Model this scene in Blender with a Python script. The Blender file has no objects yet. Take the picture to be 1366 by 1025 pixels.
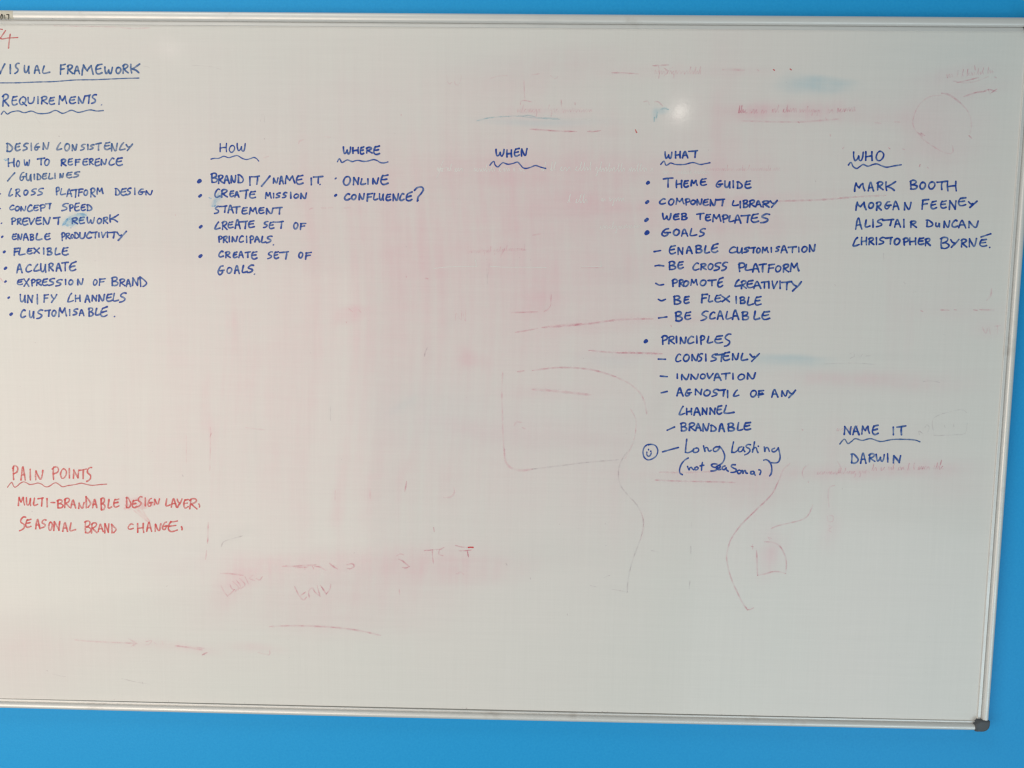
import bpy, math, random
import numpy as np
from mathutils import Matrix, Vector

# ---------------------------------------------------------------- camera
scene = bpy.context.scene
C = scene.collection
DIST = 1.25                                     # metres from the lens to the board
PITCH, YAW, ROLL = -0.08824695, 0.01675774, -0.01389815
FPX, PW, PH = 986.0, 1366.0, 1025.0

def rot():
    a, b, c = PITCH, YAW, ROLL
    Rx = np.array([[1,0,0],[0,math.cos(a),-math.sin(a)],[0,math.sin(a),math.cos(a)]])
    Rz = np.array([[math.cos(b),-math.sin(b),0],[math.sin(b),math.cos(b),0],[0,0,1]])
    Ry = np.array([[math.cos(c),0,math.sin(c)],[0,1,0],[-math.sin(c),0,math.cos(c)]])
    return Rz @ Rx @ Ry
RM = rot()
cd = bpy.data.cameras.new('camera'); cam = bpy.data.objects.new('camera', cd); C.objects.link(cam)
cd.sensor_width = 36.0; cd.lens = FPX / PW * 36.0; cd.clip_start = 0.05; cd.clip_end = 100
m = Matrix.Identity(4)
for i in range(3):
    m[i][0] = RM[i, 0]; m[i][1] = RM[i, 2]; m[i][2] = -RM[i, 1]
m[1][3] = -DIST
cam.matrix_world = m
scene.camera = cam

# ---------------------------------------------------------------- light
w = bpy.data.worlds.new("World"); scene.world = w; w.use_nodes = True
bg = w.node_tree.nodes['Background']; bg.inputs[0].default_value = (0.72, 0.94, 1.0, 1); bg.inputs[1].default_value = 0.245

def area(name, loc, target, size, power, col, shape='RECTANGLE', size_y=None):
    ld = bpy.data.lights.new(name, 'AREA'); ld.shape = shape; ld.size = size
    if shape == 'RECTANGLE': ld.size_y = size_y or size
    ld.energy = power; ld.color = col
    o = bpy.data.objects.new(name, ld); C.objects.link(o); o.location = loc
    o.rotation_euler = (Vector(target) - Vector(loc)).to_track_quat('-Z', 'Y').to_euler()
    return o
area('warm_light', (-1.75, -2.3, -0.55), (-0.6, 0, -0.25), 2.0, 46, (1.0, 0.84, 0.70), size_y=1.6)
area('overhead_light', (-1.3, -1.5, 2.1), (-0.8, 0, -0.3), 1.5, 15.5, (1.0, 0.92, 0.83), size_y=0.8)
area('cool_light', (1.5, -2.1, -1.5), (0.6, 0, -0.5), 1.4, 15, (0.80, 0.95, 1.0), size_y=1.2)
def bulb(name, loc, target, size, power):
    return area(name, loc, target, size, power, (1.0, 0.93, 0.84), shape='DISK')
bulb('ceiling_spot', (0.744, -2.5, 1.023), (0.248, 0, 0.341), 0.03, 0.9)
bulb('ceiling_spot_far', (-1.77, -2.5, 1.302), (-0.59, 0, 0.434), 0.026, 0.2)

vs = scene.view_settings
vs.view_transform = 'Standard'; vs.look = 'None'; vs.exposure = 0.0; vs.gamma = 1.0
scene.render.engine = 'CYCLES'
scene.cycles.transparent_max_bounces = 24
scene.cycles.filter_width = 1.25

# ---------------------------------------------------------------- helpers
def on_board(px, py, dep=0.0):
    """point of the plane `dep` metres in front of the writing surface"""
    px = np.asarray(px, float); py = np.asarray(py, float)
    d = np.stack([(px - PW/2)/FPX, np.ones_like(px), -(py - PH/2)/FPX], -1) @ RM.T
    t = (DIST - dep) / d[..., 1]
    return d[..., 0]*t, d[..., 2]*t
def to_photo(x, z, dep=0.0):
    v = np.stack([x, np.full_like(x, DIST - dep), z], -1) @ RM
    return v[..., 0]/v[..., 1]*FPX + PW/2, -v[..., 2]/v[..., 1]*FPX + PH/2

def nmat(name):
    mt = bpy.data.materials.new(name); mt.use_nodes = True
    nt = mt.node_tree; return mt, nt, nt.nodes['Principled BSDF']
def N(nt, t, **k):
    n = nt.nodes.new(t)
    for a, b in k.items(): setattr(n, a, b)
    return n
def link(nt, a, b): nt.links.new(a, b)
def math_n(nt, op, a, b=None, clamp=False):
    n = N(nt, 'ShaderNodeMath', operation=op, use_clamp=clamp)
    for i, v in enumerate((a, b)):
        if v is None: continue
        if isinstance(v, (int, float)): n.inputs[i].default_value = v
        else: link(nt, v, n.inputs[i])
    return n.outputs[0]
def noise(nt, scale, detail=2, rough=0.5, vec_scale=None, loc=(0,0,0)):
    tc = N(nt, 'ShaderNodeTexCoord'); mp = N(nt, 'ShaderNodeMapping')
    link(nt, tc.outputs['Object'], mp.inputs[0])
    if vec_scale: mp.inputs['Scale'].default_value = vec_scale
    mp.inputs['Location'].default_value = loc
    n = N(nt, 'ShaderNodeTexNoise'); n.inputs['Scale'].default_value = scale
    n.inputs['Detail'].default_value = detail; n.inputs['Roughness'].default_value = rough
    link(nt, mp.outputs[0], n.inputs['Vector']); return n.outputs['Fac']
def ramp(nt, v, a, b, lo=0.0, hi=1.0):
    n = N(nt, 'ShaderNodeMapRange'); n.clamp = True
    n.inputs[1].default_value = a; n.inputs[2].default_value = b
    n.inputs[3].default_value = lo; n.inputs[4].default_value = hi
    link(nt, v, n.inputs[0]); return n.outputs[0]
def mixc(nt, fac, a, b, mode='MIX'):
    n = N(nt, 'ShaderNodeMix', data_type='RGBA', blend_type=mode)
    if isinstance(fac, (int, float)): n.inputs[0].default_value = fac
    else: link(nt, fac, n.inputs[0])
    for i, v in ((6, a), (7, b)):
        if isinstance(v, tuple): n.inputs[i].default_value = v
        else: link(nt, v, n.inputs[i])
    return n.outputs[2]

# ---------------------------------------------------------------- materials
def m_wall():
    mt, nt, b = nmat('blue_wall_paint')
    n1 = noise(nt, 1.3, 3); n2 = noise(nt, 260, 3, 0.6)
    c = mixc(nt, n1, (0.015, 0.380, 0.81, 1), (0.020, 0.400, 0.84, 1))
    c = mixc(nt, ramp(nt, n2, 0.3, 0.7), c, (0.012, 0.355, 0.79, 1))
    link(nt, c, b.inputs['Base Color']); b.inputs['Roughness'].default_value = 0.55
    b.inputs['Specular IOR Level'].default_value = 0.35
    bp = N(nt, 'ShaderNodeBump'); bp.inputs['Strength'].default_value = 0.25; bp.inputs['Distance'].default_value = 0.001
    link(nt, n2, bp.inputs['Height']); link(nt, bp.outputs[0], b.inputs['Normal'])
    return mt
def m_board():
    mt, nt, b = nmat('whiteboard_enamel')
    at = N(nt, 'ShaderNodeAttribute', attribute_name='stain')
    sp = N(nt, 'ShaderNodeSeparateColor'); link(nt, at.outputs['Color'], sp.inputs[0])
    pink, blue, grey = sp.outputs
    # cross-wiped fine streaks
    v1 = noise(nt, 1, 3, 0.6, (330, 1, 9)); v2 = noise(nt, 1, 3, 0.6, (11, 1, 360), (3, 0, 5))
    v3 = noise(nt, 1, 3, 0.7, (130, 1, 2.2), (8, 0, 1)); v4 = noise(nt, 1, 3, 0.7, (2.4, 1, 130), (1, 0, 9))
    grain = noise(nt, 900, 2, 0.7)
    wipe = ramp(nt, noise(nt, 1, 4, 0.7, (12, 1, 45), (5, 0, 2)), 0.25, 0.72)
    wipev = ramp(nt, noise(nt, 1, 4, 0.7, (60, 1, 9), (2, 0, 7)), 0.3, 0.72)
    mott = math_n(nt, 'ADD', math_n(nt, 'MULTIPLY', wipe, 0.35), math_n(nt, 'ADD', math_n(nt, 'MULTIPLY', wipev, 0.3), 0.55))
    cloud = noise(nt, 3.2, 4, 0.55, None, (4, 2, 1))
    base = mixc(nt, ramp(nt, cloud, 0.3, 0.7), (0.762, 0.765, 0.738, 1), (0.786, 0.766, 0.742, 1))
    pk = math_n(nt, 'MULTIPLY', pink, mott, True)
    col = mixc(nt, pk, base, (0.80, 0.49, 0.555, 1))
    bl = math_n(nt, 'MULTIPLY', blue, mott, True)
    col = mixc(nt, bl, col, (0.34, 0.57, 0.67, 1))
    gr = math_n(nt, 'MULTIPLY', grey, mott, True)
    col = mixc(nt, gr, col, (0.42, 0.44, 0.45, 1))
    s = math_n(nt, 'ADD', v1, v2); s = math_n(nt, 'ADD', s, math_n(nt, 'ADD', v3, v4))
    s = math_n(nt, 'ADD', s, grain)
    k = ramp(nt, s, 1.6, 3.4, 0.955, 1.038)
    kc = N(nt, 'ShaderNodeCombineColor')
    for i in range(3): link(nt, k, kc.inputs[i])
    col = mixc(nt, 1.0, col, kc.outputs[0], 'MULTIPLY')
    link(nt, col, b.inputs['Base Color'])
    b.inputs['Roughness'].default_value = 0.52; b.inputs['Specular IOR Level'].default_value = 0.22
    b.inputs['Coat Weight'].default_value = 0.18; b.inputs['Coat Roughness'].default_value = 0.10
    for sc, st_, sock in ((150, 0.16, 'Normal'), (110, 0.05, 'Coat Normal')):
        bp = N(nt, 'ShaderNodeBump'); bp.inputs['Strength'].default_value = st_; bp.inputs['Distance'].default_value = 0.0006
        link(nt, noise(nt, sc, 2, 0.5), bp.inputs['Height']); link(nt, bp.outputs[0], b.inputs[sock])
    return mt
def m_ink(name, c_lo, c_hi, alpha, streak=0.15, pale=False):
    """dry-marker ink: a thin film whose cover follows the stroke's own load"""
    mt, nt, b = nmat(name)
    at = N(nt, 'ShaderNodeAttribute', attribute_name='ink')
    sp = N(nt, 'ShaderNodeSeparateColor'); link(nt, at.outputs['Color'], sp.inputs[0])
    load, edge = sp.outputs[0], sp.outputs[1]
    n = noise(nt, 420, 3, 0.65)
    c = mixc(nt, load, c_lo, c_hi)
    link(nt, c, b.inputs['Base Color']); b.inputs['Roughness'].default_value = 0.45
    b.inputs['Specular IOR Level'].default_value = 0.3
    cov = math_n(nt, 'MULTIPLY', edge, math_n(nt, 'MULTIPLY', ramp(nt, load, 0.0, 1.0, alpha*0.62, alpha),
                 ramp(nt, n, 0.3, 0.6, 1.0 - streak, 1.0)), True)
    tr = N(nt, 'ShaderNodeBsdfTransparent'); mx = N(nt, 'ShaderNodeMixShader')
    link(nt, cov, mx.inputs[0]); link(nt, tr.outputs[0], mx.inputs[1]); link(nt, b.outputs[0], mx.inputs[2])
    link(nt, mx.outputs[0], nt.nodes['Material Output'].inputs[0])
    return mt
def m_tint(name, lo, hi, alpha, streak):
    """marker residue wiped thin: a dye film that only filters the light coming off the board"""
    mt = bpy.data.materials.new(name); mt.use_nodes = True; nt = mt.node_tree
    nt.nodes.remove(nt.nodes['Principled BSDF'])
    at = N(nt, 'ShaderNodeAttribute', attribute_name='ink')
    sp = N(nt, 'ShaderNodeSeparateColor'); link(nt, at.outputs['Color'], sp.inputs[0])
    load, edge = sp.outputs[0], sp.outputs[1]
    n = noise(nt, 420, 3, 0.65); n2 = noise(nt, 60, 2, 0.5)
    cov = math_n(nt, 'MULTIPLY', edge, math_n(nt, 'MULTIPLY', ramp(nt, load, 0.0, 1.0, alpha*0.4, alpha),
                 math_n(nt, 'MULTIPLY', ramp(nt, n, 0.3, 0.6, 1.0 - streak, 1.0), ramp(nt, n2, 0.32, 0.6, 0.35, 1.0))), True)
    tr = N(nt, 'ShaderNodeBsdfTransparent')
    link(nt, mixc(nt, cov, (1, 1, 1, 1), mixc(nt, load, lo, hi)), tr.inputs[0])
    link(nt, tr.outputs[0], nt.nodes['Material Output'].inputs[0])
    return mt
def m_metal():
    mt, nt, b = nmat('brushed_aluminium')
    n1 = noise(nt, 1, 3, 0.6, (6, 300, 900)); n2 = noise(nt, 14, 4, 0.6)
    c = mixc(nt, n1, (0.70, 0.70, 0.69, 1), (0.82, 0.82, 0.81, 1))
    c = mixc(nt, ramp(nt, n2, 0.60, 0.75), c, (0.62, 0.60, 0.58, 1))
    link(nt, c, b.inputs['Base Color'])
    b.inputs['Metallic'].default_value = 0.38
    link(nt, ramp(nt, n2, 0.3, 0.7, 0.42, 0.55), b.inputs['Roughness'])
    return mt
def m_plain(name, col, rough=0.5, spec=0.4, bump=0):
    mt, nt, b = nmat(name)
    n = noise(nt, 300, 3)
    c2 = tuple(v*0.8 for v in col[:3]) + (1,)
    link(nt, mixc(nt, n, col, c2), b.inputs['Base Color'])
    b.inputs['Roughness'].default_value = rough; b.inputs['Specular IOR Level'].default_value = spec
    return mt
M = dict(
    wall=m_wall(), board=m_board(), metal=m_metal(),
    cap=m_plain('grey_plastic', (0.085, 0.095, 0.108, 1), 0.5),
    back=m_plain('board_backing', (0.35, 0.35, 0.34, 1), 0.7),
    tape=m_plain('label_tape', (0.72, 0.68, 0.58, 1), 0.5),
    black=m_ink('printed_black', (0.03, 0.03, 0.02, 1), (0.015, 0.015, 0.01, 1), 0.95, 0.1),
    blue=m_ink('blue_marker', (0.055, 0.19, 0.52, 1), (0.007, 0.058, 0.38, 1), 0.97, 0.26),
    worn=m_ink('worn_blue_marker', (0.13, 0.23, 0.46, 1), (0.035, 0.13, 0.39, 1), 0.90, 0.30),
    red=m_ink('red_marker', (0.80, 0.17, 0.17, 1), (0.76, 0.06, 0.07, 1), 0.82, 0.35),
    wornred=m_ink('worn_red_marker', (0.74, 0.22, 0.22, 1), (0.68, 0.12, 0.13, 1), 0.75, 0.25),
    ghost=m_tint('erased_red_marker', (0.94, 0.76, 0.81, 1), (0.88, 0.58, 0.65, 1), 0.95, 0.6),
    faint=m_tint('faint_erased_red_marker', (0.97, 0.84, 0.87, 1), (0.93, 0.74, 0.79, 1), 0.85, 0.7),
    greyg=m_tint('erased_grey_marker', (0.86, 0.84, 0.86, 1), (0.74, 0.70, 0.73, 1), 0.90, 0.6),
    blueg=m_tint('erased_blue_marker', (0.74, 0.88, 0.92, 1), (0.56, 0.78, 0.85, 1), 0.90, 0.6),
    smearb=m_tint('smeared_blue_marker', (0.76, 0.89, 0.98, 1), (0.56, 0.77, 0.95, 1), 0.95, 0.35),
    smearr=m_tint('smeared_red_marker', (0.98, 0.84, 0.85, 1), (0.94, 0.72, 0.74, 1), 0.9, 0.35),
    pale=m_ink('clean_trace', (0.80, 0.785, 0.77, 1), (0.80, 0.785, 0.77, 1), 1.0, 0.0),
)

def mesh_obj(name, verts, faces, mat, parent=None, smooth=False, ink=None, sharp=None):
    me = bpy.data.meshes.new(name); me.from_pydata(verts, [], faces); me.update()
    if mat: me.materials.append(mat)
    if smooth:
        me.polygons.foreach_set('use_smooth', [True]*len(me.polygons))
        if sharp: me.set_sharp_from_angle(angle=math.radians(sharp))
    if ink is not None:
        a = me.color_attributes.new('ink', 'FLOAT_COLOR', 'POINT')
        a.data.foreach_set('color', np.asarray(ink, np.float32).ravel())
    o = bpy.data.objects.new(name, me); C.objects.link(o)
    if parent: o.parent = parent
    return o

# ---------------------------------------------------------------- wall
WALL_Y = 0.016
def slab(name, x0, x1, y0, y1, z0, z1, mat, parent=None):
    v = [(x, y, z) for x in (x0, x1) for y in (y0, y1) for z in (z0, z1)]
    f = [(0,1,3,2),(4,6,7,5),(0,4,5,1),(2,3,7,6),(0,2,6,4),(1,5,7,3)]
    return mesh_obj(name, v, f, mat, parent)
wall = slab('wall', -4, 4, WALL_Y, WALL_Y + 0.12, -1.6, 1.6, M['wall'])
wall['kind'] = 'structure'

# ---------------------------------------------------------------- whiteboard
XL, XR, ZB, ZT = -1.30, 0.7997, -0.68871, 0.47129
board = bpy.data.objects.new('whiteboard', None); C.objects.link(board)
board.location = (0, 0, 0)
board['label'] = 'white dry-erase board with aluminium frame, covered in blue and red handwriting, on blue wall'
board['category'] = 'whiteboard'

# stains left by wiping, with some painted shade at top right: (cx, cy, sx, sy, amount, channel, angle, power) in reference units on the board
P_, B_, G_ = 0, 1, 2
ST = [
 # broad pink veils
 (760,250,190,95,.14,P_,0,2),(640,330,170,110,.13,P_,0,2),(450,330,130,190,.10,P_,0,2),(420,560,200,130,.07,P_,0,2),(600,420,120,160,.07,P_,0,2),(250,330,90,200,.05,P_,0,2),(300,480,110,240,.055,P_,0,2),
 (880,330,150,110,.12,P_,0,2),(985,180,60,130,.09,P_,0,2),(1230,210,90,70,.10,P_,20,2),(480,560,190,150,.05,P_,0,2),
 (740,92,75,22,.13,P_,-12,2),(640,110,60,25,.07,P_,0,2),(470,125,40,20,.04,P_,0,2),(130,60,120,14,.05,P_,3,2),
 (860,620,90,120,.06,P_,0,2),(700,640,170,60,.05,P_,0,2),(1000,650,60,110,.06,P_,0,2),
 (900,540,60,60,.05,P_,0,2),(1250,400,60,70,.06,P_,0,2),(1130,430,50,60,.03,P_,0,2),
 (20,880,70,45,.10,P_,0,2),(75,865,110,14,.06,P_,4,2),(140,640,90,50,.04,P_,0,2),(40,560,60,140,.04,P_,0,2),
 (150,330,80,30,.05,P_,10,2),(230,160,90,30,.03,P_,0,2),
 # middle band with traces
 (690,232,120,13,.14,P_,0,2),(870,226,110,12,.18,P_,3,2),(800,275,90,14,.10,P_,0,2),(775,268,28,9,.14,P_,0,2),
 (640,215,80,24,.06,P_,0,2),(620,320,70,30,.06,P_,-8,2),(900,360,110,12,.07,P_,-4,2),(655,355,80,18,.06,P_,0,2),
 (720,400,24,18,.22,P_,-20,2.4),(755,440,32,9,.10,P_,-15,2),(618,478,11,10,.20,P_,0,3),(632,480,16,8,.22,P_,15,3),
 (463,421,17,9,.28,P_,-5,4),(735,524,55,7,.10,P_,0,3),(690,570,90,10,.07,P_,4,2),(740,585,60,10,.09,P_,3,2),
 (625,575,22,10,.10,P_,10,2),(840,650,30,60,.05,P_,0,2),(1020,648,30,14,.06,P_,0,2),
 # vertical wipes
 (275,540,4,34,.16,P_,0,2),(282,575,4,14,.22,P_,0,2),(315,440,5,18,.12,P_,0,2),(331,520,12,40,.09,P_,6,2),
 (452,660,6,28,.20,P_,0,2.5),(450,690,8,14,.10,P_,0,3),(492,658,6,22,.14,P_,0,2),(488,690,6,16,.08,P_,0,2),
 (535,645,6,26,.16,P_,8,2),(541,628,4,14,.12,P_,12,2),(598,650,9,18,.12,P_,0,2),(412,690,7,18,.06,P_,0,2),
 (406,235,7,60,.10,P_,0,2),(430,260,10,80,.10,P_,0,2),(415,330,6,60,.07,P_,0,2),(447,340,8,60,.07,P_,0,2),
 (478,290,8,70,.08,P_,0,2),(520,300,9,60,.08,P_,0,2),(560,340,12,40,.13,P_,0,2),(590,380,10,40,.07,P_,0,2),
 (362,590,6,60,.05,P_,0,2),(395,610,10,80,.05,P_,0,2),(500,600,6,80,.05,P_,0,2),(245,560,8,90,.05,P_,0,2),
 (600,240,7,60,.10,P_,0,2),(680,300,8,60,.05,P_,0,2),(745,330,7,50,.06,P_,0,2),(964,140,8,55,.12,P_,0,2),(955,220,9,50,.09,P_,0,2),
 (1030,300,14,60,.07,P_,0,2),(1212,440,5,40,.08,P_,0,2),(1192,420,9,60,.05,P_,0,2),
 # lower wiped writing
 (430,754,150,13,.17,P_,0,2.6),(450,790,105,32,.15,P_,0,2.6),(575,750,75,22,.19,P_,3,2.8),(620,762,55,14,.13,P_,0,3),
 (430,830,80,12,.10,P_,3,2),(322,773,26,12,.26,P_,-32,2.6),(345,762,40,10,.12,P_,-12,2),(282,812,24,11,.16,P_,-35,2),
 (340,864,26,5,.14,P_,5,2.4),(200,860,40,5,.11,P_,3,2),(262,866,22,4,.13,P_,8,2),(510,790,60,30,.06,P_,0,2),
 # right hand side
 (1045,148,58,8,.34,P_,0,2.4),(1005,147,26,7,.22,P_,0,2.4),(1120,142,26,10,.24,P_,-10,2),(1080,158,90,5,.14,P_,1,2),
 (1275,100,36,9,.22,P_,-8,2.4),(1290,124,40,8,.18,P_,-10,2),(1200,155,50,10,.09,P_,0,2),(1230,182,20,14,.20,P_,35,2),
 (1255,165,40,34,.10,P_,0,3),(1200,205,60,8,.07,P_,0,2),
 (1190,511,55,6,.26,P_,2,2.2),(1150,503,80,7,.14,P_,0,2),(1150,520,90,14,.07,P_,2,2),(1095,502,20,7,.10,P_,0,2),
 (1180,628,60,7,.26,P_,-2,2.2),(1240,625,40,9,.16,P_,0,2.2),(1120,632,60,6,.12,P_,0,2),(1170,600,50,22,.08,P_,0,2),(1265,650,32,14,.09,P_,0,2),
 (1110,575,30,26,.08,P_,0,2),(1325,440,18,8,.16,P_,5,2.4),(1290,415,60,6,.07,P_,0,2),(1200,575,40,16,.05,P_,0,2),
 (1026,740,17,24,.18,P_,0,3),(1030,745,9,14,.14,P_,0,2),(1105,650,7,50,.10,P_,3,2),(1108,710,8,14,.12,P_,0,2),
 (985,640,55,20,.10,P_,0,2),(940,634,70,7,.14,P_,0,2),(1020,640,30,60,.08,P_,15,2),
 (905,96,40,8,.16,P_,0,2.4),(826,97,26,5,.10,P_,0,2),(985,96,34,4,.16,P_,0,2.4),(720,150,40,7,.14,P_,0,2.4),(770,172,55,8,.07,P_,0,2),
 (920,345,90,4,.08,P_,0,2),(980,268,140,5,.13,P_,-4,2),(900,425,60,5,.12,P_,2,2),(830,432,60,6,.10,P_,-5,2),(880,472,50,5,.14,P_,0,2),
 (900,300,90,8,.10,P_,2,2),(1000,300,70,10,.08,P_,0,2),
 # smear through a red word
 (184,671,20,7,.14,P_,0,4),
 # blue
 (1098,112,26,8,.20,B_,4,5),(1070,112,22,11,.14,B_,0,4),(1112,107,24,4,.13,B_,6,5),(1090,118,40,7,.10,B_,0,3),
 (1048,481,36,5,.24,B_,2,3),(1060,477,26,3,.14,B_,2,3),(1020,487,60,9,.09,B_,0,2),(815,480,30,7,.10,B_,0,2),(560,545,60,35,.05,B_,0,2),
 (540,540,14,5,.08,B_,-30,2),(705,164,42,3.5,.18,B_,2,2.4),(760,163,40,3,.09,B_,0,2),(665,85,60,14,.03,B_,0,2),
 (883,148,7,3,.40,B_,0,3),(874,152,3,6,.30,B_,6,3),
 (100,292,13,6,.42,B_,-17,5),(288,267,5,8,.22,B_,35,3),
 (60,725,120,30,.035,B_,0,2),(240,745,60,22,.04,B_,0,2),(330,140,160,40,.03,B_,0,2),(640,570,60,30,.04,B_,0,2),(800,560,80,40,.03,B_,0,2),
 (1300,90,110,70,.07,B_,0,2),(1250,60,140,40,.05,B_,0,2),  # faint cyan smudge, also painting in the corner's dimmer, cooler light
 # greyish
 (740,90,80,14,.04,G_,-10,2),(580,250,80,20,.03,G_,-10,2),(825,365,16,12,.06,G_,0,2),(745,590,100,8,.03,G_,0,2),(930,150,12,30,.0,G_,0,2),
 (880,545,12,20,.07,G_,20,2),(715,740,60,12,.05,G_,0,2),(1180,475,50,4,.06,G_,0,2),(312,715,16,5,.08,G_,-20,2),(340,575,3,26,.05,G_,0,2),(1110,470,40,60,.02,G_,0,2),
 (570,470,4,14,.07,G_,6,2),(604,430,8,10,.06,G_,0,2),(440,540,2,20,.05,G_,0,2),
]
def make_surface():
    nx, nz = 1050, 580
    xs = np.linspace(XL, XR, nx); zs = np.linspace(ZB, ZT, nz)
    X, Z = np.meshgrid(xs, zs)                       # nz, nx
    U, V = to_photo(X.ravel(), Z.ravel())
    st = np.zeros((nx*nz, 4), np.float32); st[:, 3] = 1
    rs = np.random.RandomState(3)
    # a slow warp so no stain has a perfect outline
    wu = 5*np.sin(V/17.0 + 1.3*np.sin(U/41.0)) + 3*np.sin(V/7.1 + U/29.0)
    wv = 2.2*np.sin(U/23.0 + 1.1*np.sin(V/37.0)) + 1.2*np.sin(U/8.3 + V/13.0)
    def band(n, t, knots):
        y = rs.uniform(-1, 1, knots); return np.interp(t, np.linspace(0, 1, knots), y)
    tu = np.clip((U + 400)/1800, 0, 1); tv = np.clip(V/1025, 0, 1)
    # hand-wiped vertical passes that drift with height, and a patchier cross-wiped pattern
    ud = np.clip(tu + 0.006*np.sin(V/90.0), 0, 1)
    wipes = 1 + 0.15*band(0, ud, 50) + 0.15*band(0, ud, 170) + 0.14*band(0, ud, 420)
    wipes *= 1 + 0.15*band(0, tv, 14)
    patch = 1 + 0.30*band(0, np.clip(tu*0.9 + tv*0.13, 0, 1), 200) + 0.25*band(0, tv, 130) + 0.18*band(0, tu, 420)
    wipes = np.clip(wipes, .35, 1.8); patch = np.clip(patch, .3, 1.8)
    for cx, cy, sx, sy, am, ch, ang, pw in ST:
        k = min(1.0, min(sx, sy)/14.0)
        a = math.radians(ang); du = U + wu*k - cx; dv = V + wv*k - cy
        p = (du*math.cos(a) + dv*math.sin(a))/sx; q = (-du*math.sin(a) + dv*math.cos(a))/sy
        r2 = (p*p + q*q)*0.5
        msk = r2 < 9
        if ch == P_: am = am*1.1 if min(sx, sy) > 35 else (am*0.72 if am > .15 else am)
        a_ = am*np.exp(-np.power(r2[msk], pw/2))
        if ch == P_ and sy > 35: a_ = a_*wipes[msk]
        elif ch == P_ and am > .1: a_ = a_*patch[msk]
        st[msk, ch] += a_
    verts = np.stack([X.ravel(), np.zeros(nx*nz), Z.ravel()], 1).astype(np.float32)
    i = np.arange((nz-1)*(nx-1)); r = i//(nx-1); c = i%(nx-1); v0 = r*nx + c
    quads = np.stack([v0, v0+1, v0+nx+1, v0+nx], 1).astype(np.int32)
    me = bpy.data.meshes.new('writing_surface')
    me.vertices.add(len(verts)); me.vertices.foreach_set('co', verts.ravel())
    me.loops.add(quads.size); me.loops.foreach_set('vertex_index', quads.ravel())
    me.polygons.add(len(quads)); me.polygons.foreach_set('loop_start', np.arange(0, quads.size, 4, dtype=np.int32))
    me.update(calc_edges=True); me.validate()
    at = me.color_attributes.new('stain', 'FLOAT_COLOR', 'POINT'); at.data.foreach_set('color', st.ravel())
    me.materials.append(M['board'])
    o = bpy.data.objects.new('writing_surface', me); C.objects.link(o); o.parent = board
    return o
surf = make_surface()
slab('backing_panel', XL - 0.006, XR + 0.006, 0.0006, 0.0145, ZB - 0.006, ZT + 0.006, M['back'], board)

# ---- aluminium rails: thin inner lip, shadow groove, rounded bar
def profile(W, lw, gw):
    p = [(0, -0.5), (0, 2.0), (0.35, 2.4), (lw-0.4, 2.5), (lw, 2.1), (lw+0.15, 0.5), (lw+gw-0.15, 0.5)]
    b0 = lw + gw; bw = W - b0
    p += [(b0, 2.2)]
    for k in range(13):
        t = k/12; a = math.pi*(1 - t)
        p.append((b0 + bw*(0.5 + 0.5*math.cos(a)), 2.8 + 5.4*max(0, math.sin(a))**0.75))
    p += [(W, 1.0), (W, -15.6)]
    return [(u/1000, d/1000) for u, d in p]
def rail(path, out, W, lw, gw):
    """path: points on the board along the inner edge; out: unit vector pointing away from the board"""
    pr = profile(W, lw, gw); n = len(pr); v = []; f = []
    for (x, z) in path:
        for u, d in pr: v.append((x + out[0]*u, -d, z + out[1]*u))
    for i in range(len(path)-1):
        for k in range(n-1):
            a = i*n + k; q = (a, a+1, a+n+1, a+n)
            f.append(q)
    for e in (0, len(path)-1): f.append([e*n + k for k in range(n)])
    o = mesh_obj('frame_rail', v, f, M['metal'], board, smooth=True, sharp=40)
    import bmesh
    bm = bmesh.new(); bm.from_mesh(o.data); bmesh.ops.recalc_face_normals(bm, faces=bm.faces); bm.to_mesh(o.data); bm.free()
    o.data.set_sharp_from_angle(angle=math.radians(40))
    return o
WT, WB, WR = 20.6, 14.6, 16.8
def along(x0, x1, z, bow, n=40):
    return [(x0 + (x1-x0)*i/n, z - bow*math.sin(math.pi*max(0, min(1, ((x0+(x1-x0)*i/n) + 1.0)/1.8)))) for i in range(n+1)]
top_rail = rail(along(XL, XR - 0.0045, ZT, 0.0, 20), (0, 1), WT, 5.4, 1.0)
top_rail['label'] = 'top aluminium frame rail with a small dated tape label at its left'
rail(along(XL, XR - 0.0045, ZB, 0.0016), (0, -1), WB, 2.3, 2.4)
rail([(XR, ZB + 0.003), (XR, ZT - 0.003)], (1, 0), WR, 5.0, 1.3)
rail([(XL, ZB + 0.003), (XL, ZT - 0.003)], (-1, 0), WR, 5.0, 1.3)

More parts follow.
